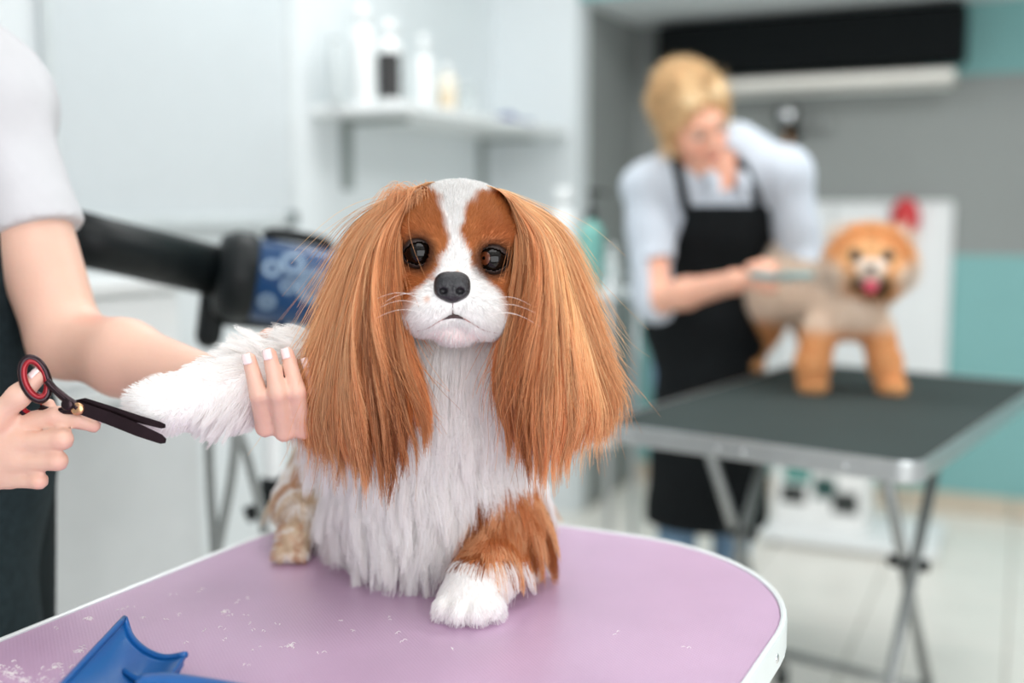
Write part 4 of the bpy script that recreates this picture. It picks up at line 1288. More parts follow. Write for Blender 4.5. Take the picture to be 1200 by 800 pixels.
M_skin = mat('skin', (232, 184, 164), 0.48, var=0.05, scale=14, bump=0.12, bscale=260, sss=0.25, attr='skin')
M_nail = mat('pale_pink_nail', (246, 224, 222), 0.15, var=0.0, coat=0.8)
M_tee = mat('white_cotton', (200, 200, 203), 0.85, var=0.02, scale=30, bump=0.15, bscale=600, spec=0.2)
M_denim = mat('dark_denim', (30, 42, 46), 0.85, var=0.25, scale=90, bump=0.3, bscale=700, spec=0.2)
M_leather = mat('tan_leather', (158, 92, 54), 0.5, var=0.1)
M_trous = mat('black_trousers', (22, 30, 32), 0.85, var=0.15, scale=60, spec=0.2)
M_shoe = mat('white_shoe', (222, 222, 220), 0.5)

# ------------------------------------------------------------------ groomer at the left
b3 = np.array([BX[0], BX[1], 0]); a3 = np.array([AX[0], AX[1], 0])
TC = np.array([-0.735, 1.325, 0])                                   # standing place
shL = P(-14, 120, 1.385); elL = P(78, 400, 1.315); wrL = P(258, 452, 1.175)
shR = TC - a3 * 0.175 + (0, 0, 1.405); elR = np.array([-0.82, 1.03, 1.10]); wrR = P(-38, 528, 1.055)
chestc = TC + (0, 0, 1.26); Rt = np.column_stack([a3, b3, [0, 0, 1]])   # columns: across shoulders, forward, up
hF = frame(unit(b3 + np.array([0.12, -0.05, -0.45])))
hC = TC + b3 * 0.05 + (0, 0, 1.62)
hp, hT = head_prims(hC, hF)
torso_pr = [ell(TC + (0, 0, 1.28), (0.165, 0.105, 0.175), Rt, 0.03), ell(TC + (0, 0, 1.06), (0.135, 0.095, 0.17), Rt, 0.06), ell(TC + (0, 0, 0.92), (0.165, 0.115, 0.13), Rt, 0.06),
            cap(TC + (0, 0, 1.40) - a3 * 0.14, shL, 0.062, 0.060, 0.05), cap(TC + (0, 0, 1.40) + a3 * 0.05, shR, 0.06, 0.056, 0.05)]
neck_pr = [cap(TC + (0, 0, 1.38), hC - (0, 0, 0.07), 0.058, 0.052, 0.03)]
armL = chain([shL, elL], [0.058, 0.044], 0.03) + chain([elL, elL * 0.6 + wrL * 0.4, wrL], [0.041, 0.043, 0.028], 0.02)
armR = chain([shR, elR], [0.052, 0.042], 0.03) + chain([elR, elR * 0.65 + wrR * 0.35, wrR], [0.040, 0.040, 0.027], 0.02)
# right hand, closed on the scissors
kn_i, kn_m, kn_r, kn_p = P(22, 497, 1.048), P(27, 518, 1.040), P(22, 541, 1.040), P(12, 561, 1.048)
handR = [cap(wrR, P(10, 520, 1.056), 0.024, 0.020, 0.02), cap(P(-25, 512, 1.056), kn_i, 0.017, 0.0115, 0.015), cap(P(-25, 528, 1.056), kn_m, 0.017, 0.0115, 0.015),
         cap(P(-25, 545, 1.056), kn_r, 0.015, 0.011, 0.015), cap(P(-28, 558, 1.058), kn_p, 0.014, 0.010, 0.015)]
fR = {
    'index': ([kn_i, P(66, 487, 1.038), P(92, 492, 1.038), P(110, 499, 1.042)], [0.0108, 0.0092, 0.0082, 0.0068]),
    'middle': ([kn_m, P(74, 515, 1.024), P(70, 502, 1.048), P(56, 474, 1.056)], [0.0110, 0.0095, 0.0085, 0.0070]),
    'ring': ([kn_r, P(68, 540, 1.026), P(52, 532, 1.055), P(34, 515, 1.064)], [0.0105, 0.0092, 0.0082, 0.0068]),
    'little': ([kn_p, P(46, 563, 1.032), P(36, 556, 1.056), P(20, 543, 1.064)], [0.0092, 0.0080, 0.0072, 0.0060]),
    'thumb': ([P(-34, 512, 1.042), P(-6, 490, 1.032), P(22, 464, 1.030), P(45, 441, 1.036)], [0.0150, 0.0122, 0.0105, 0.0080])}
# left hand, wrapped up around the raised foreleg from below
fL = {
    'index': ([P(318, 487, 1.150), P(311, 500, 1.105), P(303, 462, 1.070), P(292, 420, 1.072)], [0.0112, 0.0102, 0.0090, 0.0070]),
    'middle': ([P(338, 490, 1.150), P(333, 505, 1.102), P(326, 460, 1.067), P(316, 415, 1.070)], [0.0115, 0.0105, 0.0092, 0.0072]),
    'ring': ([P(358, 488, 1.150), P(355, 503, 1.105), P(348, 458, 1.073), P(337, 414, 1.078)], [0.0110, 0.0100, 0.0088, 0.0068]),
    'little': ([P(378, 482, 1.152), P(376, 494, 1.115), P(370, 456, 1.090), P(360, 425, 1.094)], [0.0095, 0.0085, 0.0075, 0.0060]),
    'thumb': ([P(270, 450, 1.175), P(285, 425, 1.180), P(300, 405, 1.165), P(315, 392, 1.150)], [0.0145, 0.0120, 0.0100, 0.0080])}
handL = [cap(wrL, P(335, 478, 1.16), 0.024, 0.019, 0.02), cap(wrL, P(300, 487, 1.155), 0.02, 0.013, 0.015), cap(P(290, 462, 1.17), P(365, 480, 1.155), 0.018, 0.012, 0.015)]
hands_pr = list(handR) + list(handL)
for d in (fR, fL):
    for nm, (pp, rr) in d.items():
        hands_pr += chain(pp, rr, 0.0035 if nm != 'thumb' else 0.008)
for nm in ('index', 'middle', 'ring', 'little'):
    pp, rr = fL[nm]
    for i in (1, 2):
        FINGERS.append((pp[i], pp[i + 1], rr[i] * 0.95))
person_pr = torso_pr + neck_pr + hp + armL + armR + hands_pr
Vp, Fp = mesh_sdf(lambda X: sdf(person_pr, X), (-1.02, 0.92, 0.82), (-0.16, 1.62, 1.80), 0.0036)
groomer = mesh_obj('person', Vp, Fp, M_skin, None, True, loc=(TC[0], TC[1], 0))
tag(groomer, 'person in white t-shirt and dark apron trimming the spaniel with scissors', 'person')
sc0 = np.array(lin((226, 184, 164)))
skc = np.tile(sc0, (len(Vp), 1))
red = np.zeros(len(Vp))
for d in (fR, fL):
    for nm, (pp, rr) in d.items():
        for i, rad in ((1, 0.014), (2, 0.011), (3, 0.012)):
            red = np.maximum(red, np.clip(1 - np.linalg.norm(Vp - pp[i], axis=1) / rad, 0, 1) * 0.8)
skc = skc * (1 - red[:, None] * np.array([0.04, 0.22, 0.20]))
crease = np.clip(1 - np.linalg.norm((Vp - P(112, 372, 1.27)) / np.array([0.035, 0.05, 0.012]), axis=1), 0, 1)[:, None]
skc = skc * (1 - crease * np.array([0.05, 0.25, 0.28]))
set_attr(groomer, 'skin', skc)


def nail(p_prev, p_tip, r, out, parent):
    """small curved plate on the back of a fingertip"""
    ax = unit(p_tip - p_prev); out = unit(out - ax * (out @ ax)); sd = np.cross(ax, out)
    V = []; F = []
    nu, nv = 7, 6
    for i in range(nu):
        x = -0.004 + 0.0105 * i / (nu - 1)
        for j in range(nv):
            a = (j / (nv - 1) - 0.5) * 1.7
            rr_ = r * 1.06 * (1 - 0.10 * max(0, i - 4) / 2)
            V.append(p_tip + ax * (x - 0.001) + rr_ * (math.cos(a) * out + math.sin(a) * sd * 0.9))
    for i in range(nu - 1):
        for j in range(nv - 1):
            F.append([i * nv + j, (i + 1) * nv + j, (i + 1) * nv + j + 1, i * nv + j + 1])
    o = mesh_obj('fingernail', V, F, M_nail, parent, True)
    sm = o.modifiers.new('thick', 'SOLIDIFY'); sm.thickness = 0.0007; sm.offset = 0
    return o


for nm in ('index', 'middle', 'ring', 'little'):
    pp, rr = fL[nm]; nail(pp[2], pp[3], rr[3], np.array([-0.25, -1, 0.0]), groomer)
pp, rr = fR['thumb']; nail(pp[2], pp[3], rr[3], np.array([-0.6, -0.6, 0.6]), groomer)
pp, rr = fR['index']; nail(pp[2], pp[3], rr[3], np.array([0.3, 0.6, 0.8]), groomer)
face_parts(hT, hF, 1.0, groomer, mat('brown_brow', (92, 66, 50), 0.7), mat('lip_rose', (196, 118, 112), 0.4))
M_bhair = mat('brown_hair', (96, 66, 46), 0.5, var=0.25, scale=60, bump=0.4, bscale=300)
hairp = [ell(hT(0, -0.026, 0.045), (0.084, 0.098, 0.088), hF, 0.01), ell(hT(0, -0.10, 0.0), (0.045, 0.05, 0.05), hF, 0.03), neg(ell(hT(0, 0.09, -0.03), (0.075, 0.085, 0.085), hF, 0.02)), neg(ell(hT(0, 0.02, -0.09), (0.1, 0.08, 0.07), hF, 0.02))]
V, F = mesh_sdf(lambda X: sdf(hairp, X), hC - 0.2, hC + 0.2, 0.006); mesh_obj('hair', V, F, M_bhair, groomer, True)

# t-shirt: follows the torso, sleeve ends above the elbow with a clean hem
def tee(X):
    w = 0.004 * vnoise(X, 14, 21).astype(np.float32) + 0.003 * vnoise(X * np.array([1, 1, 0.5]), 30, 22).astype(np.float32)
    d = sdf([ell(TC + (0, 0, 1.28), (0.172, 0.112, 0.182), Rt, 0.03), ell(TC + (0, 0, 1.06), (0.148, 0.108, 0.18), Rt, 0.06),
             cap(TC + (0, 0, 1.395) + a3 * 0.02, shL + (0, 0, 0.002), 0.070, 0.070, 0.05), cap(TC + (0, 0, 1.395) - a3 * 0.14, shL, 0.072, 0.070, 0.05), cap(TC + (0, 0, 1.395) + a3 * 0.05, shR, 0.070, 0.066, 0.05), cap(shL, shL * 0.40 + elL * 0.60 + (0.003, 0, 0), 0.066, 0.060, 0.02),
             cap(TC + (0, 0, 1.395) - a3 * 0.02, shR, 0.066, 0.064, 0.05), cap(shR, shR * 0.42 + elR * 0.58, 0.064, 0.062, 0.02)], X) + w
    def hem(sh_, el_, f):
        ax = unit(el_ - sh_); p = sh_ + (el_ - sh_) * f
        s_ = ((X - p.astype(np.float32)) @ ax.astype(np.float32))
        near = np.linalg.norm(X - p.astype(np.float32), axis=1) < 0.13
        return np.where(near, s_, -1)
    d = np.maximum(d, hem(shL, elL, 0.565)); d = np.maximum(d, hem(shR, elR, 0.55))
    d = np.maximum(d, 0.93 - X[:, 2])
    # neckline
    d = np.maximum(d, -(np.sqrt((((X - (TC + b3 * 0.02 + (0, 0, 1.48)).astype(np.float32)) / np.array([0.085, 0.085, 0.06], np.float32)) ** 2).sum(1)) - 1) * 0.06)
    return d
V, F = mesh_sdf(tee, (-1.05, 0.95, 0.90), (-0.40, 1.66, 1.56), 0.006); mesh_obj('tshirt', V, F, M_tee, groomer, True)

# apron: bib, skirt, straps
def apron(X):
    w = 0.005 * vnoise(X * np.array([1, 1, 0.35]), 16, 31).astype(np.float32)
    d = sdf([ell(TC + (0, 0, 1.16), (0.165, 0.124, 0.21), Rt, 0.03), ell(TC + (0, 0, 0.95), (0.175, 0.128, 0.18), Rt, 0.06), cap(TC + (0, 0, 0.92), TC + b3 * 0.005 + (0, 0, 0.48), 0.115, 0.135, 0.08)], X) + w
    fr_ = (X - TC.astype(np.float32)) @ b3.astype(np.float32)
    d = np.maximum(d, -(fr_ - 0.0)); d = np.maximum(d, X[:, 2] - 1.245); d = np.maximum(d, 0.45 - X[:, 2])
    return d
V, F = mesh_sdf(apron, (-1.0, 1.0, 0.42), (-0.42, 1.62, 1.30), 0.007); ap = mesh_obj('apron', V, F, M_denim, groomer, True)
for s_ in (-1, 1):
    p0 = TC + a3 * s_ * 0.085 + b3 * 0.112 + (0, 0, 1.235); p1 = TC + a3 * s_ * 0.07 + b3 * 0.102 + (0, 0, 1.36); p2 = TC + a3 * s_ * 0.06 + b3 * 0.01 + (0, 0, 1.468); p3 = TC + a3 * s_ * 0.05 - b3 * 0.10 + (0, 0, 1.34)
    tube('strap', catmull([p0, p1, p2, p3], 6), 0.012, M_leather, ap, 8)
# trousers and shoes
legs_pr = [ell(TC + (0, 0, 0.93), (0.165, 0.118, 0.13), Rt, 0.05)]
for s_ in (-1, 1):
    h_ = TC + a3 * s_ * 0.085; f_ = TC + a3 * s_ * 0.10
    legs_pr += chain([h_ + (0, 0, 0.88), h_ + b3 * 0.01 + (0, 0, 0.48), f_ + (0, 0, 0.09)], [0.088, 0.062, 0.052], 0.03)
def trous(X):
    return np.maximum(sdf(legs_pr, X), 0.075 - X[:, 2])
V, F = mesh_sdf(trous, (-1.0, 1.0, 0.05), (-0.42, 1.62, 1.10), 0.009); mesh_obj('trousers', V, F, M_trous, groomer, True)
for s_ in (-1, 1):
    f_ = TC + a3 * s_ * 0.10
    def shoe(X):
        return np.maximum(sdf([cap(f_ - b3 * 0.05 + (0, 0, 0.05), f_ + b3 * 0.13 + (0, 0, 0.03), 0.045, 0.038, 0.02), cap(f_ - b3 * 0.02 + (0, 0, 0.05), f_ + (0, 0, 0.11), 0.045, 0.04, 0.02)], X), 0.002 - X[:, 2])
    V, F = mesh_sdf(shoe, f_ - 0.22 + (0, 0, 0.2), f_ + (0.22, 0.22, 0.18), 0.008); mesh_obj('shoe', V, F, M_shoe, groomer, True)

# ------------------------------------------------------------------ groomer behind the black table
BC = np.array([0.545, 2.99, 0])                                     # standing place
bf = unit(np.array([0.20, -1.0, 0.0])); br = np.array([-bf[1], bf[0], 0.0]); br = br if br[0] > 0 else -br   # her facing; br = picture-right
Rb2 = np.column_stack([br, bf, [0, 0, 1]])
lean = lambda z: BC + bf * 0.10 * max(0, (z - 0.9) / 0.5) + (0, 0, z)
sR = P(757, 222, 2.88); eR = P(768, 352, 2.80); wR = P(862, 330, 2.60)    # her right arm, at picture-left
sL = P(922, 205, 2.84); eL = P(938, 300, 2.86); wL = P(952, 345, 2.72)
hc2 = P(812, 146, 2.80)
fdir = unit(np.array([0.42, -0.80, -0.42])); updir = unit(np.array([-0.34, -0.12, 0.9]))
hf2 = frame(fdir, updir)
NB = P(838, 212, 2.87)
hp2, hT2 = head_prims(hc2, hf2, 1.0)
pr2 = [ell(lean(1.28), (0.155, 0.10, 0.17), Rb2, 0.03), ell(lean(1.08), (0.125, 0.09, 0.16), Rb2, 0.06), ell(lean(0.93), (0.16, 0.11, 0.13), Rb2, 0.06),
       cap(lean(1.38) - br * 0.05, sR, 0.055, 0.055, 0.05), cap(lean(1.38) + br * 0.05, sL, 0.055, 0.055, 0.05),
       cap(NB - (0, 0, 0.03), hc2 + hf2 @ np.array([0, -0.03, -0.08]), 0.048, 0.046, 0.03)] + hp2
pr2 += chain([sR, eR], [0.05, 0.04], 0.03) + chain([eR, eR * 0.6 + wR * 0.4, wR], [0.038, 0.037, 0.026], 0.02)
pr2 += chain([sL, eL], [0.05, 0.04], 0.03) + chain([eL, wL], [0.038, 0.026], 0.02)
# her right hand closed round the comb handle
hk0 = P(884, 326, 2.56)
pr2 += [cap(wR, hk0, 0.024, 0.021, 0.02)]
for i, dz in enumerate((0.022, 0.007, -0.008, -0.021)):
    k0 = hk0 + (0.006, -0.012, dz); pr2 += chain([k0, k0 + (0.034, -0.014, -0.004), k0 + (0.030, 0.016, -0.008), k0 + (0.010, 0.022, -0.006)], [0.0105, 0.0095, 0.0085, 0.0075], 0.004)
pr2 += chain([hk0 + (-0.01, 0, 0.024), hk0 + (0.018, -0.008, 0.036), hk0 + (0.05, -0.006, 0.034)], [0.013, 0.0105, 0.008], 0.006)
# her left hand rests on the small dog's back
hl0 = P(955, 352, 2.70)
pr2 += [cap(wL, hl0, 0.022, 0.018, 0.015)]
for i in range(4):
    k0 = hl0 + (-0.015 + 0.012 * i, -0.01, 0); pr2 += chain([k0, k0 + (0.006, -0.03, -0.008), k0 + (0.010, -0.052, -0.022)], [0.009, 0.0085, 0.007], 0.004)
pr2 += chain([hl0 + (-0.02, 0, 0), hl0 + (-0.04, -0.02, -0.012), hl0 + (-0.045, -0.04, -0.025)], [0.011, 0.009, 0.0075], 0.005)
V2, F2 = mesh_sdf(lambda X: sdf(pr2, X), (0.18, 2.42, 0.80), (1.02, 3.24, 1.75), 0.0055)
wm = mesh_obj('person', V2, F2, M_skin, None, True, loc=(BC[0], BC[1], 0))
tag(wm, 'blonde person in pale shirt and black apron combing the small orange dog', 'person')
skc = np.tile(np.array(lin((236, 178, 152))), (len(V2), 1))
ck = np.zeros(len(V2))
for sx in (-1, 1): ck = np.maximum(ck, np.clip(1 - np.linalg.norm(V2 - hT2(sx * 0.036, 0.072, -0.03), axis=1) / 0.035, 0, 1))
skc *= 1 - ck[:, None] * np.array([0.02, 0.2, 0.2]); set_attr(wm, 'skin', skc)
face_parts(hT2, hf2, 1.0, wm, mat('blonde_brow', (128, 88, 60), 0.7), mat('lip_rose_red', (176, 84, 80), 0.4))
M_blond = mat('blonde_hair', (234, 204, 160), 0.42, var=0.22, scale=30, bump=0.5, bscale=240)
E2 = lambda p, r, k=0.02: ell(hT2(*p), r, hf2, k)
hair2 = [E2((0, -0.03, 0.052), (0.086, 0.098, 0.09)), E2((0, -0.03, 0.115), (0.052, 0.06, 0.035), 0.04), cap(hT2(-0.05, 0.035, 0.085), hT2(-0.078, 0.0, -0.03), 0.030, 0.018, 0.03), cap(hT2(0.03, 0.045, 0.09), hT2(0.076, 0.0, 0.0), 0.026, 0.014, 0.03),
         *chain([hT2(-0.01, -0.11, 0.05), hT2(-0.05, -0.13, -0.02), hT2(-0.085, -0.10, -0.11)], [0.045, 0.036, 0.022], 0.03),
         neg(E2((0.004, 0.088, -0.01), (0.060, 0.072, 0.088), 0.02)), neg(E2((0.02, 0.05, -0.11), (0.075, 0.09, 0.07), 0.02))]
V, F = mesh_sdf(lambda X: sdf(hair2, X), hc2 - 0.24, hc2 + 0.24, 0.006); ho = mesh_obj('hair', V, F, M_blond, wm, True)
Xh_, Nh_ = sample_surface(V, F, 7000)
tg = hT2(-0.04, -0.13, 0.0); Dh = unit(tg - Xh_); Dh = unit(Dh - Nh_ * (Dh * Nh_).sum(1)[:, None])
low = Xh_[:, 2] < hc2[2] - 0.03; Dh[low] = unit(np.array([-0.15, 0.05, -1.0]))
ph_ = strands_from(Xh_, Nh_, Dh, 0.03 + 0.03 * rng.random(len(Xh_)), 5, 0.12, 0.1, 0.05, 0.2, 60)
ch_ = np.array(lin((236, 206, 160))) * (0.6 + 0.55 * rng.random(len(Xh_)))[:, None]
hair_obj('hair_strands', ph_, np.clip(ch_, 0, 0.95), 0.0006, 0.0003, M_fur, ho)
M_shirt = mat('pale_blue_shirt', (196, 204, 214), 0.8, var=0.05, scale=50, bump=0.15, bscale=400, spec=0.2)
M_bapron = mat('black_apron_cloth', (8, 13, 16), 0.85, var=0.15, scale=30, spec=0.25)
M_jeans = mat('blue_jeans', (112, 140, 166), 0.85, var=0.15, scale=60, spec=0.2)
def shirt2(X):
    w = 0.006 * vnoise(X, 12, 41).astype(np.float32) + 0.004 * vnoise(X * np.array([1, 1, 0.4]), 26, 42).astype(np.float32)
    d = sdf([ell(lean(1.28), (0.166, 0.112, 0.182), Rb2, 0.03), ell(lean(1.08), (0.142, 0.105, 0.17), Rb2, 0.06), ell(lean(0.94), (0.168, 0.118, 0.1), Rb2, 0.06),
             cap(lean(1.375) - br * 0.04, sR, 0.066, 0.068, 0.05), cap(lean(1.375) + br * 0.04, sL, 0.066, 0.068, 0.05),
             cap(sR, eR, 0.066, 0.056, 0.02), cap(eR, eR * 0.85 + wR * 0.15, 0.054, 0.052, 0.02), cap(sL, eL, 0.066, 0.056, 0.02), cap(eL, eL * 0.5 + wL * 0.5, 0.054, 0.046, 0.02)], X) + w
    axr = unit(wR - eR); p = eR + (wR - eR) * 0.08
    d = np.maximum(d, np.where(np.linalg.norm(X - p.astype(np.float32), axis=1) < 0.11, (X - p.astype(np.float32)) @ axr.astype(np.float32), -1))
    # open collar, a notch down the chest
    nk = NB + bf * 0.06 + (0, 0, 0.03)
    d = np.maximum(d, -(sdf([ell(nk, (0.05, 0.075, 0.055), Rb2, 0.01), cap(nk + bf * 0.03, nk + bf * 0.035 - (0, 0, 0.09), 0.03, 0.008, 0.01)], X)))
    return d
V, F = mesh_sdf(shirt2, (0.16, 2.44, 0.80), (1.04, 3.26, 1.56), 0.007); so = mesh_obj('shirt', V, F, M_shirt, wm, True)
def ray_hit(fn, u, v, d0, d1, off=0.006):
    """first point where the picture ray meets an implicit surface, moved out by off"""
    ds = np.linspace(d0, d1, 200); X = np.array([P(u, v, d) for d in ds]).astype(np.float32)
    i = int(np.argmax(fn(X) < 0)); return P(u, v, ds[i] - off)


for s_ in (-1, 1):
    cpn = [NB + br * s_ * 0.05 - bf * 0.01 + (0, 0, 0.035), NB + br * s_ * 0.052 + bf * 0.04 + (0, 0, 0.03), NB + br * s_ * 0.040 + bf * 0.092 - (0, 0, 0.005), NB + br * s_ * 0.045 + bf * 0.112 - (0, 0, 0.05)]
    tube('collar', catmull(cpn, 6), [0.013, 0.016, 0.018, 0.006], M_shirt, so, 10)


def apron2(X):
    w = 0.006 * vnoise(X, 12, 41).astype(np.float32) + 0.004 * vnoise(X * np.array([1, 1, 0.4]), 26, 42).astype(np.float32)
    d = sdf([ell(lean(1.28), (0.166, 0.112, 0.182), Rb2, 0.03), ell(lean(1.08), (0.150, 0.110, 0.17), Rb2, 0.06), ell(lean(0.94), (0.172, 0.122, 0.13), Rb2, 0.06), cap(lean(0.9), BC + (0, 0, 0.40), 0.138, 0.165, 0.08)], X) + w * 1.0 - 0.013
    fr_ = (X - BC.astype(np.float32)) @ bf.astype(np.float32); z = X[:, 2]
    d = np.maximum(d, -(fr_ - np.where(z > 1.0, 0.06, 0.0)))
    side = np.abs((X - BC.astype(np.float32)) @ br.astype(np.float32))
    d = np.maximum(d, side - np.interp(z, [1.0, 1.12, 1.3], [0.3, 0.135, 0.118]).astype(np.float32)); d = np.maximum(d, z - 1.24); d = np.maximum(d, 0.36 - z)
    return d


V, F = mesh_sdf(apron2, (0.20, 2.6, 0.32), (0.92, 3.3, 1.34), 0.008); ao = mesh_obj('apron', V, F, M_bapron, wm, True)
for pxs in (((805, 250), (800, 225), (795, 200), (792, 188)), ((893, 252), (886, 228), (876, 205), (868, 190))):
    pt_ = [ray_hit(shirt2, u, v, 2.55, 3.1) for u, v in pxs]
    pt_ += [pt_[-1] - bf * 0.07 + (0, 0, 0.012)]
    tube('strap', catmull(pt_, 6), 0.013, M_bapron, ao, 8)
tube('tie', catmull([BC + br * 0.18 + (0, 0, 1.0), BC - bf * 0.10 + br * 0.1 + (0, 0, 1.0), BC - bf * 0.13 + (0, 0, 1.0)], 5), 0.008, M_bapron, ao, 8)
lg2 = [ell(BC + (0, 0, 0.92), (0.16, 0.115, 0.12), Rb2, 0.05)]
for s_ in (-1, 1):
    lg2 += chain([BC + br * s_ * 0.08 + (0, 0, 0.87), BC + br * s_ * 0.08 + bf * 0.01 + (0, 0, 0.47), BC + br * s_ * 0.085 + (0, 0, 0.09)], [0.085, 0.06, 0.048], 0.03)
V, F = mesh_sdf(lambda X: np.maximum(sdf(lg2, X), 0.075 - X[:, 2]), (0.2, 2.6, 0.05), (0.92, 3.3, 1.08), 0.009); mesh_obj('jeans', V, F, M_jeans, wm, True)
for s_ in (-1, 1):
    f_ = BC + br * s_ * 0.085
    V, F = mesh_sdf(lambda X: np.maximum(sdf([cap(f_ - bf * 0.05 + (0, 0, 0.05), f_ + bf * 0.13 + (0, 0, 0.03), 0.044, 0.037, 0.02), cap(f_ + (0, 0, 0.05), f_ + (0, 0, 0.11), 0.045, 0.04, 0.02)], X), 0.002 - X[:, 2]), f_ + (-0.22, -0.22, -0.02), f_ + (0.22, 0.22, 0.18), 0.008)
    mesh_obj('shoe', V, F, M_shoe, wm, True)

# comb in her hand
M_comb = mat('teal_comb_plastic', (128, 168, 170), 0.4, var=0.04)
c0 = P(880, 322, 2.545); c1_ = P(908, 324, 2.50); c2_ = P(952, 322, 2.42)
e = empty('grooming_comb', c1_, 'pale teal comb held against the back of the small orange dog', 'comb')
tube('handle', [c0, c1_], [0.009, 0.0085], M_comb, e, 12)
tube('spine', [c1_, c2_], [0.0085, 0.007], M_comb, e, 12)
for i in range(14):
    p = c1_ + (c2_ - c1_) * (i + 0.5) / 14
    tube('tooth', [p, p + (0.004, 0.018, -0.018)], [0.0013, 0.0008], M_comb, e, 5)
grow_coat()

# ================================================================== small orange dog on the black table
k_or = np.array(lin((236, 184, 128))); k_lo = np.array(lin((240, 200, 150))); k_cr = np.array(lin((242, 226, 210))); k_bk = np.array(lin((26, 26, 28))); k_gr = np.array(lin((205, 194, 182)))
f1 = G(952, 459, TZ); f2_ = G(1044, 461, TZ); h1 = G(881, 433, TZ); h2 = G(952, 424, TZ)
PD = (f1[1] + f2_[1]) / 2
print('pom depth', PD, h1, f1, f2_)
ch = P(997, 352, PD + 0.035); rp = P(915, 338, PD + 0.30)
hd0 = P(1020, 305, PD - 0.02)
Rh = frame(unit(np.array([-0.30, -1.0, -0.02])))
HT = lambda x, y, z: hd0 + Rh @ np.array([x, y, z])
# in HT, x runs to the dog's own side: +x = picture-left after the turn is handled by Rh
pom = [ell(ch, (0.075, 0.08, 0.085), k=0.04), cap(ch + (0, 0.05, 0.0), rp, 0.075, 0.07, 0.05), ell(rp, (0.075, 0.08, 0.078), k=0.04),
       cap(ch + (0, 0, 0.04), hd0 + (0, 0.03, -0.01), 0.06, 0.065, 0.04),
       *chain([P(962, 385, PD + 0.03), P(952, 425, PD + 0.01), f1 + (0, 0.01, 0.03)], [0.038, 0.029, 0.024], 0.03), ell(f1 + (0, -0.005, 0.018), (0.029, 0.035, 0.018), k=0.015),
       *chain([P(1028, 388, PD + 0.03), P(1037, 425, PD + 0.015), f2_ + (0, 0.01, 0.03)], [0.036, 0.028, 0.023], 0.03), ell(f2_ + (0, -0.005, 0.018), (0.028, 0.035, 0.018), k=0.015),
       *chain([rp + (-0.02, 0.0, -0.03), P(896, 385, h1[1] + 0.02), h1 + (0, 0.02, 0.03)], [0.055, 0.037, 0.027], 0.03), ell(h1 + (0, -0.004, 0.018), (0.026, 0.034, 0.018), k=0.015),
       *chain([rp + (0.05, 0.03, -0.03), h2 + (0, 0.04, 0.1), h2 + (0, 0.02, 0.03)], [0.05, 0.034, 0.025], 0.03), ell(h2 + (0, -0.004, 0.018), (0.026, 0.034, 0.018), k=0.015),
       cap(rp + (-0.01, 0.05, 0.04), rp + (0.0, 0.03, 0.10), 0.03, 0.02, 0.02),
       ell(hd0, (0.078, 0.07, 0.064), k=0.03), ell(HT(0, 0.035, -0.015), (0.05, 0.05, 0.045), Rh, k=0.03),
       ell(HT(0.055, 0.02, -0.022), (0.035, 0.035, 0.035), Rh, k=0.02), ell(HT(-0.055, 0.02, -0.022), (0.035, 0.035, 0.035), Rh, k=0.02),
       ell(HT(0, 0.075, -0.018), (0.024, 0.026, 0.018), Rh, k=0.015), ell(HT(0, 0.068, -0.047), (0.02, 0.022, 0.009), Rh, k=0.006),
       ell(HT(0.066, -0.005, 0.05), (0.02, 0.012, 0.024), Rh, k=0.012), ell(HT(-0.066, -0.005, 0.05), (0.02, 0.012, 0.024), Rh, k=0.012)]
lo_ = np.minimum.reduce([f1, f2_, h1, rp, hd0]) - 0.14; hi_ = np.maximum.reduce([f1, f2_, h1, h2, rp, hd0]) + 0.16
lo_[2] = TZ - 0.01; hi_[2] = hd0[2] + 0.12
Vq, Fq = mesh_sdf(lambda X: sdf(pom, X), lo_, hi_, 0.0055)
Vq[:, 2] = np.maximum(Vq[:, 2], TZ + 0.0006)
pomd = mesh_obj('pomeranian_dog', Vq, Fq, mat('small_dog_skin', (255, 255, 255), 0.8, var=0.05, attr='coat'), None, True, loc=((f1[0] + f2_[0]) / 2, PD, TZ))
tag(pomd, 'small fluffy orange and cream dog standing on the black grooming table', 'dog')


def pom_color(X):
    n = len(X); L_ = (X - hd0) @ Rh
    col = np.tile(k_cr, (n, 1))
    legw = np.clip((ch[2] - 0.055 - X[:, 2]) / 0.03, 0, 1)[:, None]; col = col * (1 - legw) + k_or * legw
    hw = np.clip((0.095 - np.linalg.norm(X - hd0, axis=1)) / 0.012, 0, 1)[:, None]
    tp = np.clip(0.5 + L_[:, 2] / 0.09 + np.abs(L_[:, 0]) * 4 - 0.15, 0, 1)[:, None]
    hcol = k_or * (1 - 0.55 * tp) + k_lo * 0.55 * tp
    col = col * (1 - hw) + hcol * hw
    def spot(c, r, k, a=1.0):
        nonlocal col
        w = (np.clip(1.35 - np.linalg.norm((L_ - np.array(c)) / np.array(r), axis=1), 0, 1) * a)[:, None]; w = np.minimum(w * 1.6, 1) * hw
        col = col * (1 - w) + k * w
    spot((0, 0.07, -0.05), (0.044, 0.06, 0.022), k_bk); spot((0, 0.075, -0.006), (0.032, 0.05, 0.015), c_white, 0.95)
    spot((0, 0.06, 0.03), (0.014, 0.05, 0.03), k_or * 0.75, 0.6)
    for sx in (-1, 1): spot((sx * 0.034, 0.06, 0.016), (0.015, 0.05, 0.013), k_bk, 0.85)
    bk = np.clip(X[:, 2] - ch[2] - 0.02, 0, 0.03)[:, None] / 0.03 * (1 - hw); col = col * (1 - 0.5 * bk) + k_gr * 0.5 * bk + 0
    return col


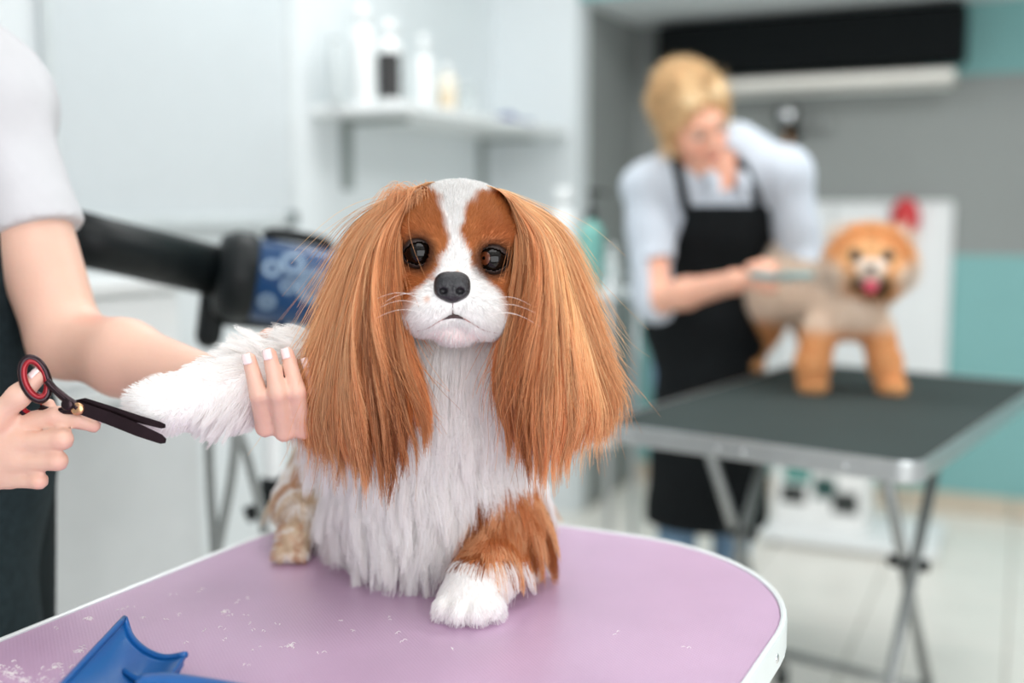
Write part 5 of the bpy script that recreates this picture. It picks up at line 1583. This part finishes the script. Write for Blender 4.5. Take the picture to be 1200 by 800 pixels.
set_attr(pomd, 'coat', pom_color(Vq))
M_peye = mat('small_dog_eye', (12, 9, 8), 0.05, var=0, coat=1.0)
for sx in (-1, 1):
    mesh_obj('eye', sph * 0.0085 + HT(sx * 0.033, 0.073, 0.012), sphF, M_peye, pomd, True)
V, F = mesh_sdf(lambda X: sdf([ell(HT(0, 0.101, -0.010), (0.011, 0.008, 0.008), Rh)], X), HT(0, 0.1, -0.01) - 0.02, HT(0, 0.1, -0.01) + 0.02, 0.002); mesh_obj('nose', V, F, M_nose, pomd, True)
M_tong = mat('pink_tongue', (206, 76, 96), 0.35, var=0.05)
V, F = mesh_sdf(lambda X: sdf([ell(HT(0, 0.088, -0.046), (0.016, 0.016, 0.008), Rh), ell(HT(0, 0.095, -0.056), (0.014, 0.009, 0.014), Rh, 0.01)], X), HT(0, 0.09, -0.05) - 0.03, HT(0, 0.09, -0.05) + 0.03, 0.0022); mesh_obj('tongue', V, F, M_tong, pomd, True)
# coat: fluffy head and legs, close clipped body
X, N = sample_surface(Vq, Fq, 60000)
okp = X[:, 2] > TZ + 0.004; X, N = X[okp], N[okp]
Lh = (X - hd0) @ Rh; rh = np.linalg.norm(X - hd0, axis=1)
face = (Lh[:, 1] > 0.045) & (rh < 0.12)
D = unit(N * 0.6 + np.array([0, 0, -0.5])); hdm = (rh < 0.11) & ~face
D[hdm] = unit(N[hdm] + np.array([0, 0, 0.15]))
L = np.where(hdm, 0.024, np.where(face, 0.005, 0.010)) * (0.7 + 0.6 * rng.random(len(X)))
leg_ = (X[:, 2] < ch[2] - 0.04); L[leg_] *= 1.0
mt = (np.abs(Lh[:, 0]) < 0.03) & (Lh[:, 1] > 0.06) & (Lh[:, 2] < -0.03); L[mt] *= 0.4
ps = strands_from(X, N, D, L, 4, 0.5, 0.2, 0.08, 0.3, 70); ps[:, :, 2] = np.maximum(ps[:, :, 2], TZ + 0.001)
hair_obj('coat_fur', ps, np.clip(pom_color(X) * (0.85 + 0.3 * rng.random(len(X)))[:, None], 0, 0.95), 0.0005, 0.0002, M_sfur, pomd)

# ================================================================== scissors in the hand
M_sblk = mat('black_scissor_steel', (52, 38, 42), 0.22, metal=0.8, var=0.2, scale=60)
M_sred = mat('dark_red_enamel', (150, 22, 34), 0.2, metal=0.3, var=0.1)
M_gold = mat('brass_screw', (206, 160, 120), 0.25, metal=0.9)
SD = 1.030


def prism_px(poly, d0, d1):
    n = len(poly); V = [P(u, v, d0) for u, v in poly] + [P(u, v, d1) for u, v in poly]
    F = [list(range(n))[::-1], [n + i for i in range(n)]] + [[i, (i + 1) % n, n + (i + 1) % n, n + i] for i in range(n)]
    return V, F


scs = empty('scissors', P(92, 478, SD), 'black grooming scissors with red finger rings held open by the paw', 'scissors')
lowb = [(84, 472), (92, 470), (130, 483), (165, 497), (190, 509), (195, 514), (194, 519), (188, 520), (160, 511), (125, 497), (92, 485), (84, 482)]
upb = [(82, 470), (100, 466), (135, 477), (165, 487), (188, 494), (194, 497), (194, 501), (189, 502), (160, 495), (125, 489), (100, 487), (84, 484)]
V, F = prism_px(lowb, SD - 0.004, SD - 0.0005); bl1 = mesh_obj('blade', V, F, M_sblk, scs)
V, F = prism_px(upb, SD + 0.0, SD + 0.0035); bl2 = mesh_obj('blade', V, F, M_sblk, scs)
tube('shank', catmull([P(92, 478, SD - 0.002), P(78, 468, SD - 0.002), P(64, 456, SD - 0.002), P(55, 446, SD - 0.002)], 6), [0.0050, 0.0042, 0.0036, 0.0034], M_sblk, bl1, 10)
tube('shank', catmull([P(92, 479, SD + 0.003), P(78, 481, SD + 0.004), P(62, 482, SD + 0.008), P(48, 478, SD + 0.012)], 6), [0.0050, 0.0042, 0.0036, 0.0034], M_sblk, bl2, 10)


def ring(c, ru, rv, th, d, m, parent, name, tilt=0.0, dd=0.0):
    pts = []
    for a in np.linspace(0, 2 * math.pi, 32, endpoint=False):
        u = ru * math.cos(a); v = rv * math.sin(a); ct, st_ = math.cos(tilt), math.sin(tilt)
        pts.append(P(c[0] + u * ct - v * st_, c[1] + u * st_ + v * ct, d + dd * math.cos(a)))
    tube(name, pts, th, m, parent, 10, True)


ring((41, 444), 15, 26, 0.0034, SD - 0.001, M_sblk, bl1, 'thumb_ring', -0.35, 0.006)
ring((41.5, 444), 12.2, 22, 0.0030, SD - 0.0015, M_sred, bl1, 'ring_insert', -0.35, 0.006)
ring((38, 474), 15, 13, 0.0034, SD + 0.016, M_sblk, bl2, 'finger_ring', 0.1, 0.008)
ring((38, 474), 12.4, 10.5, 0.0026, SD + 0.0155, M_sred, bl2, 'ring_insert', 0.1, 0.008)
V, F = lathe_geo([(0.0062, -0.0008), (0.0062, 0.0012), (0.005, 0.002)], 24); mesh_obj('screw', align(V, [0, -1, 0.1], P(91, 479, SD - 0.0045)), F, M_gold, scs, True)
V, F = lathe_geo([(0.0058, -0.0008), (0.0058, 0.0010), (0.0045, 0.0018)], 24); mesh_obj('tension_knob', align(V, [0, -1, 0.1], P(79, 474, SD - 0.006)), F, M_sblk, scs, True)

# ================================================================== blue slicker brush at the table's near edge
M_bplast = mat('blue_plastic', (20, 92, 160), 0.28, var=0.04, scale=12, coat=0.2)
def tp(u, v, z=0.0):
    return G(u, v, TZ + z)
e = empty('slicker_brush', tp(150, 810), 'blue plastic slicker brush with flared head lying on the mauve table', 'brush')
# head: a curved, flared shell; its front edge is a concave arc between two raised corners
nu, nv = 24, 14
S5 = [0, 0.25, 0.5, 0.75, 1.0]
fu = np.interp(np.linspace(0, 1, nu), S5, [146, 155, 172, 195, 217]); fv = catmull([(146, 724, 0), (154, 746, 0), (171, 762, 0), (194, 770, 0), (217, 767, 0)], 8)
fu = np.interp(np.linspace(0, 32, nu), np.arange(33), fv[:, 0]); fw = np.interp(np.linspace(0, 32, nu), np.arange(33), fv[:, 1])
top = []
for i in range(nu):
    s_ = i / (nu - 1); edge = (abs(s_ - 0.5) * 2) ** 2.0
    pf = tp(fu[i], fw[i], 0.010 + 0.016 * edge)
    pb_ = tp(64 + 100 * s_, 812 + 34 * s_, 0.012 + 0.008 * edge)
    for j in range(nv):
        t_ = j / (nv - 1); p = pb_ * (1 - t_) + pf * t_
        p[2] -= 0.006 * math.sin(math.pi * t_) * (1 - edge) ; top.append(p)
top = np.array(top); bot = top - np.array([0, 0, 0.0045])
V = np.vstack([top, bot]); n_ = nu * nv; F = []
for i in range(nu - 1):
    for j in range(nv - 1):
        a = i * nv + j; F.append([a, a + nv, a + nv + 1, a + 1]); F.append([n_ + a, n_ + a + 1, n_ + a + nv + 1, n_ + a + nv])
for i in range(nu - 1):
    a = i * nv; F.append([a, n_ + a, n_ + a + nv, a + nv]); a = i * nv + nv - 1; F.append([a, a + nv, n_ + a + nv, n_ + a])
for j in range(nv - 1):
    a = j; F.append([a, a + 1, n_ + a + 1, n_ + a]); a = (nu - 1) * nv + j; F.append([a, n_ + a, n_ + a + 1, a + 1])
hdm_ = mesh_obj('brush_head', V, F, M_bplast, e, True)
tube('rim', np.vstack([top[np.arange(nu) * nv + nv - 1]]), 0.0032, M_bplast, hdm_, 8)
tube('side_rim', top[:nv], 0.003, M_bplast, hdm_, 8)
hz = np.array([0, 0, 0.014])
hp0 = tp(165, 822) + hz; hp1 = tp(214, 826) + hz; hp2 = tp(330, 848) + hz; hp3 = tp(420, 866) + hz
tube('handle', catmull([hp0, hp1, hp2, hp3], 8), [0.010, 0.0125, 0.0135, 0.013, 0.010], M_bplast, e, 16)
tube('neck_rib', catmull([tp(146, 786, 0.007), tp(168, 797, 0.012), tp(196, 800, 0.014), tp(212, 778, 0.02)], 8), [0.0025, 0.0035, 0.0035, 0.003], M_bplast, e, 10)
tube('neck_rib', catmull([tp(150, 812, 0.007), tp(172, 806, 0.016), tp(205, 803, 0.018)], 8), [0.0025, 0.004, 0.004], M_bplast, e, 10)

# ================================================================== loose hair clippings on the mauve top
n = 80
cu = np.concatenate([rng.normal(35, 30, 40), rng.uniform(60, 330, 28), rng.uniform(300, 860, 12)])
cv_ = np.concatenate([rng.normal(788, 8, 40), rng.uniform(690, 790, 28), rng.uniform(720, 795, 12)])
pts = []
for i in range(n):
    p = tp(cu[i], cv_[i])
    if (p[:2] - e0) @ tn < 0.03 or (p[:2] - e0) @ tn > W1 - 0.03: continue
    if np.linalg.norm(p[:2] - pawF[:2]) < 0.07: continue
    for k in range(2 if i % 9 else 16):
        a = rng.random() * 6.28; l = 0.002 + 0.003 * rng.random(); o = rng.normal(0, 0.0025, 2)
        q0 = p + np.array([o[0], o[1], 0.0008]); dr = np.array([math.cos(a), math.sin(a), 0]) * l; sd = np.array([-math.sin(a), math.cos(a), 0]) * l * 0.3
        pts.append([q0, q0 + dr * 0.5 + sd + (0, 0, 0.0012), q0 + dr + (0, 0, 0.0002)])
pts = np.array(pts)
cl_ = empty('hair_clippings', (pts[0, 0, 0], pts[0, 0, 1], TZ), 'loose white hair clippings scattered on the mauve table top', 'hair clippings', kind='stuff')
hair_obj('clipping_strands', pts, np.tile(c_white, (len(pts), 1)), 0.00034, 0.0002, M_fur, cl_)
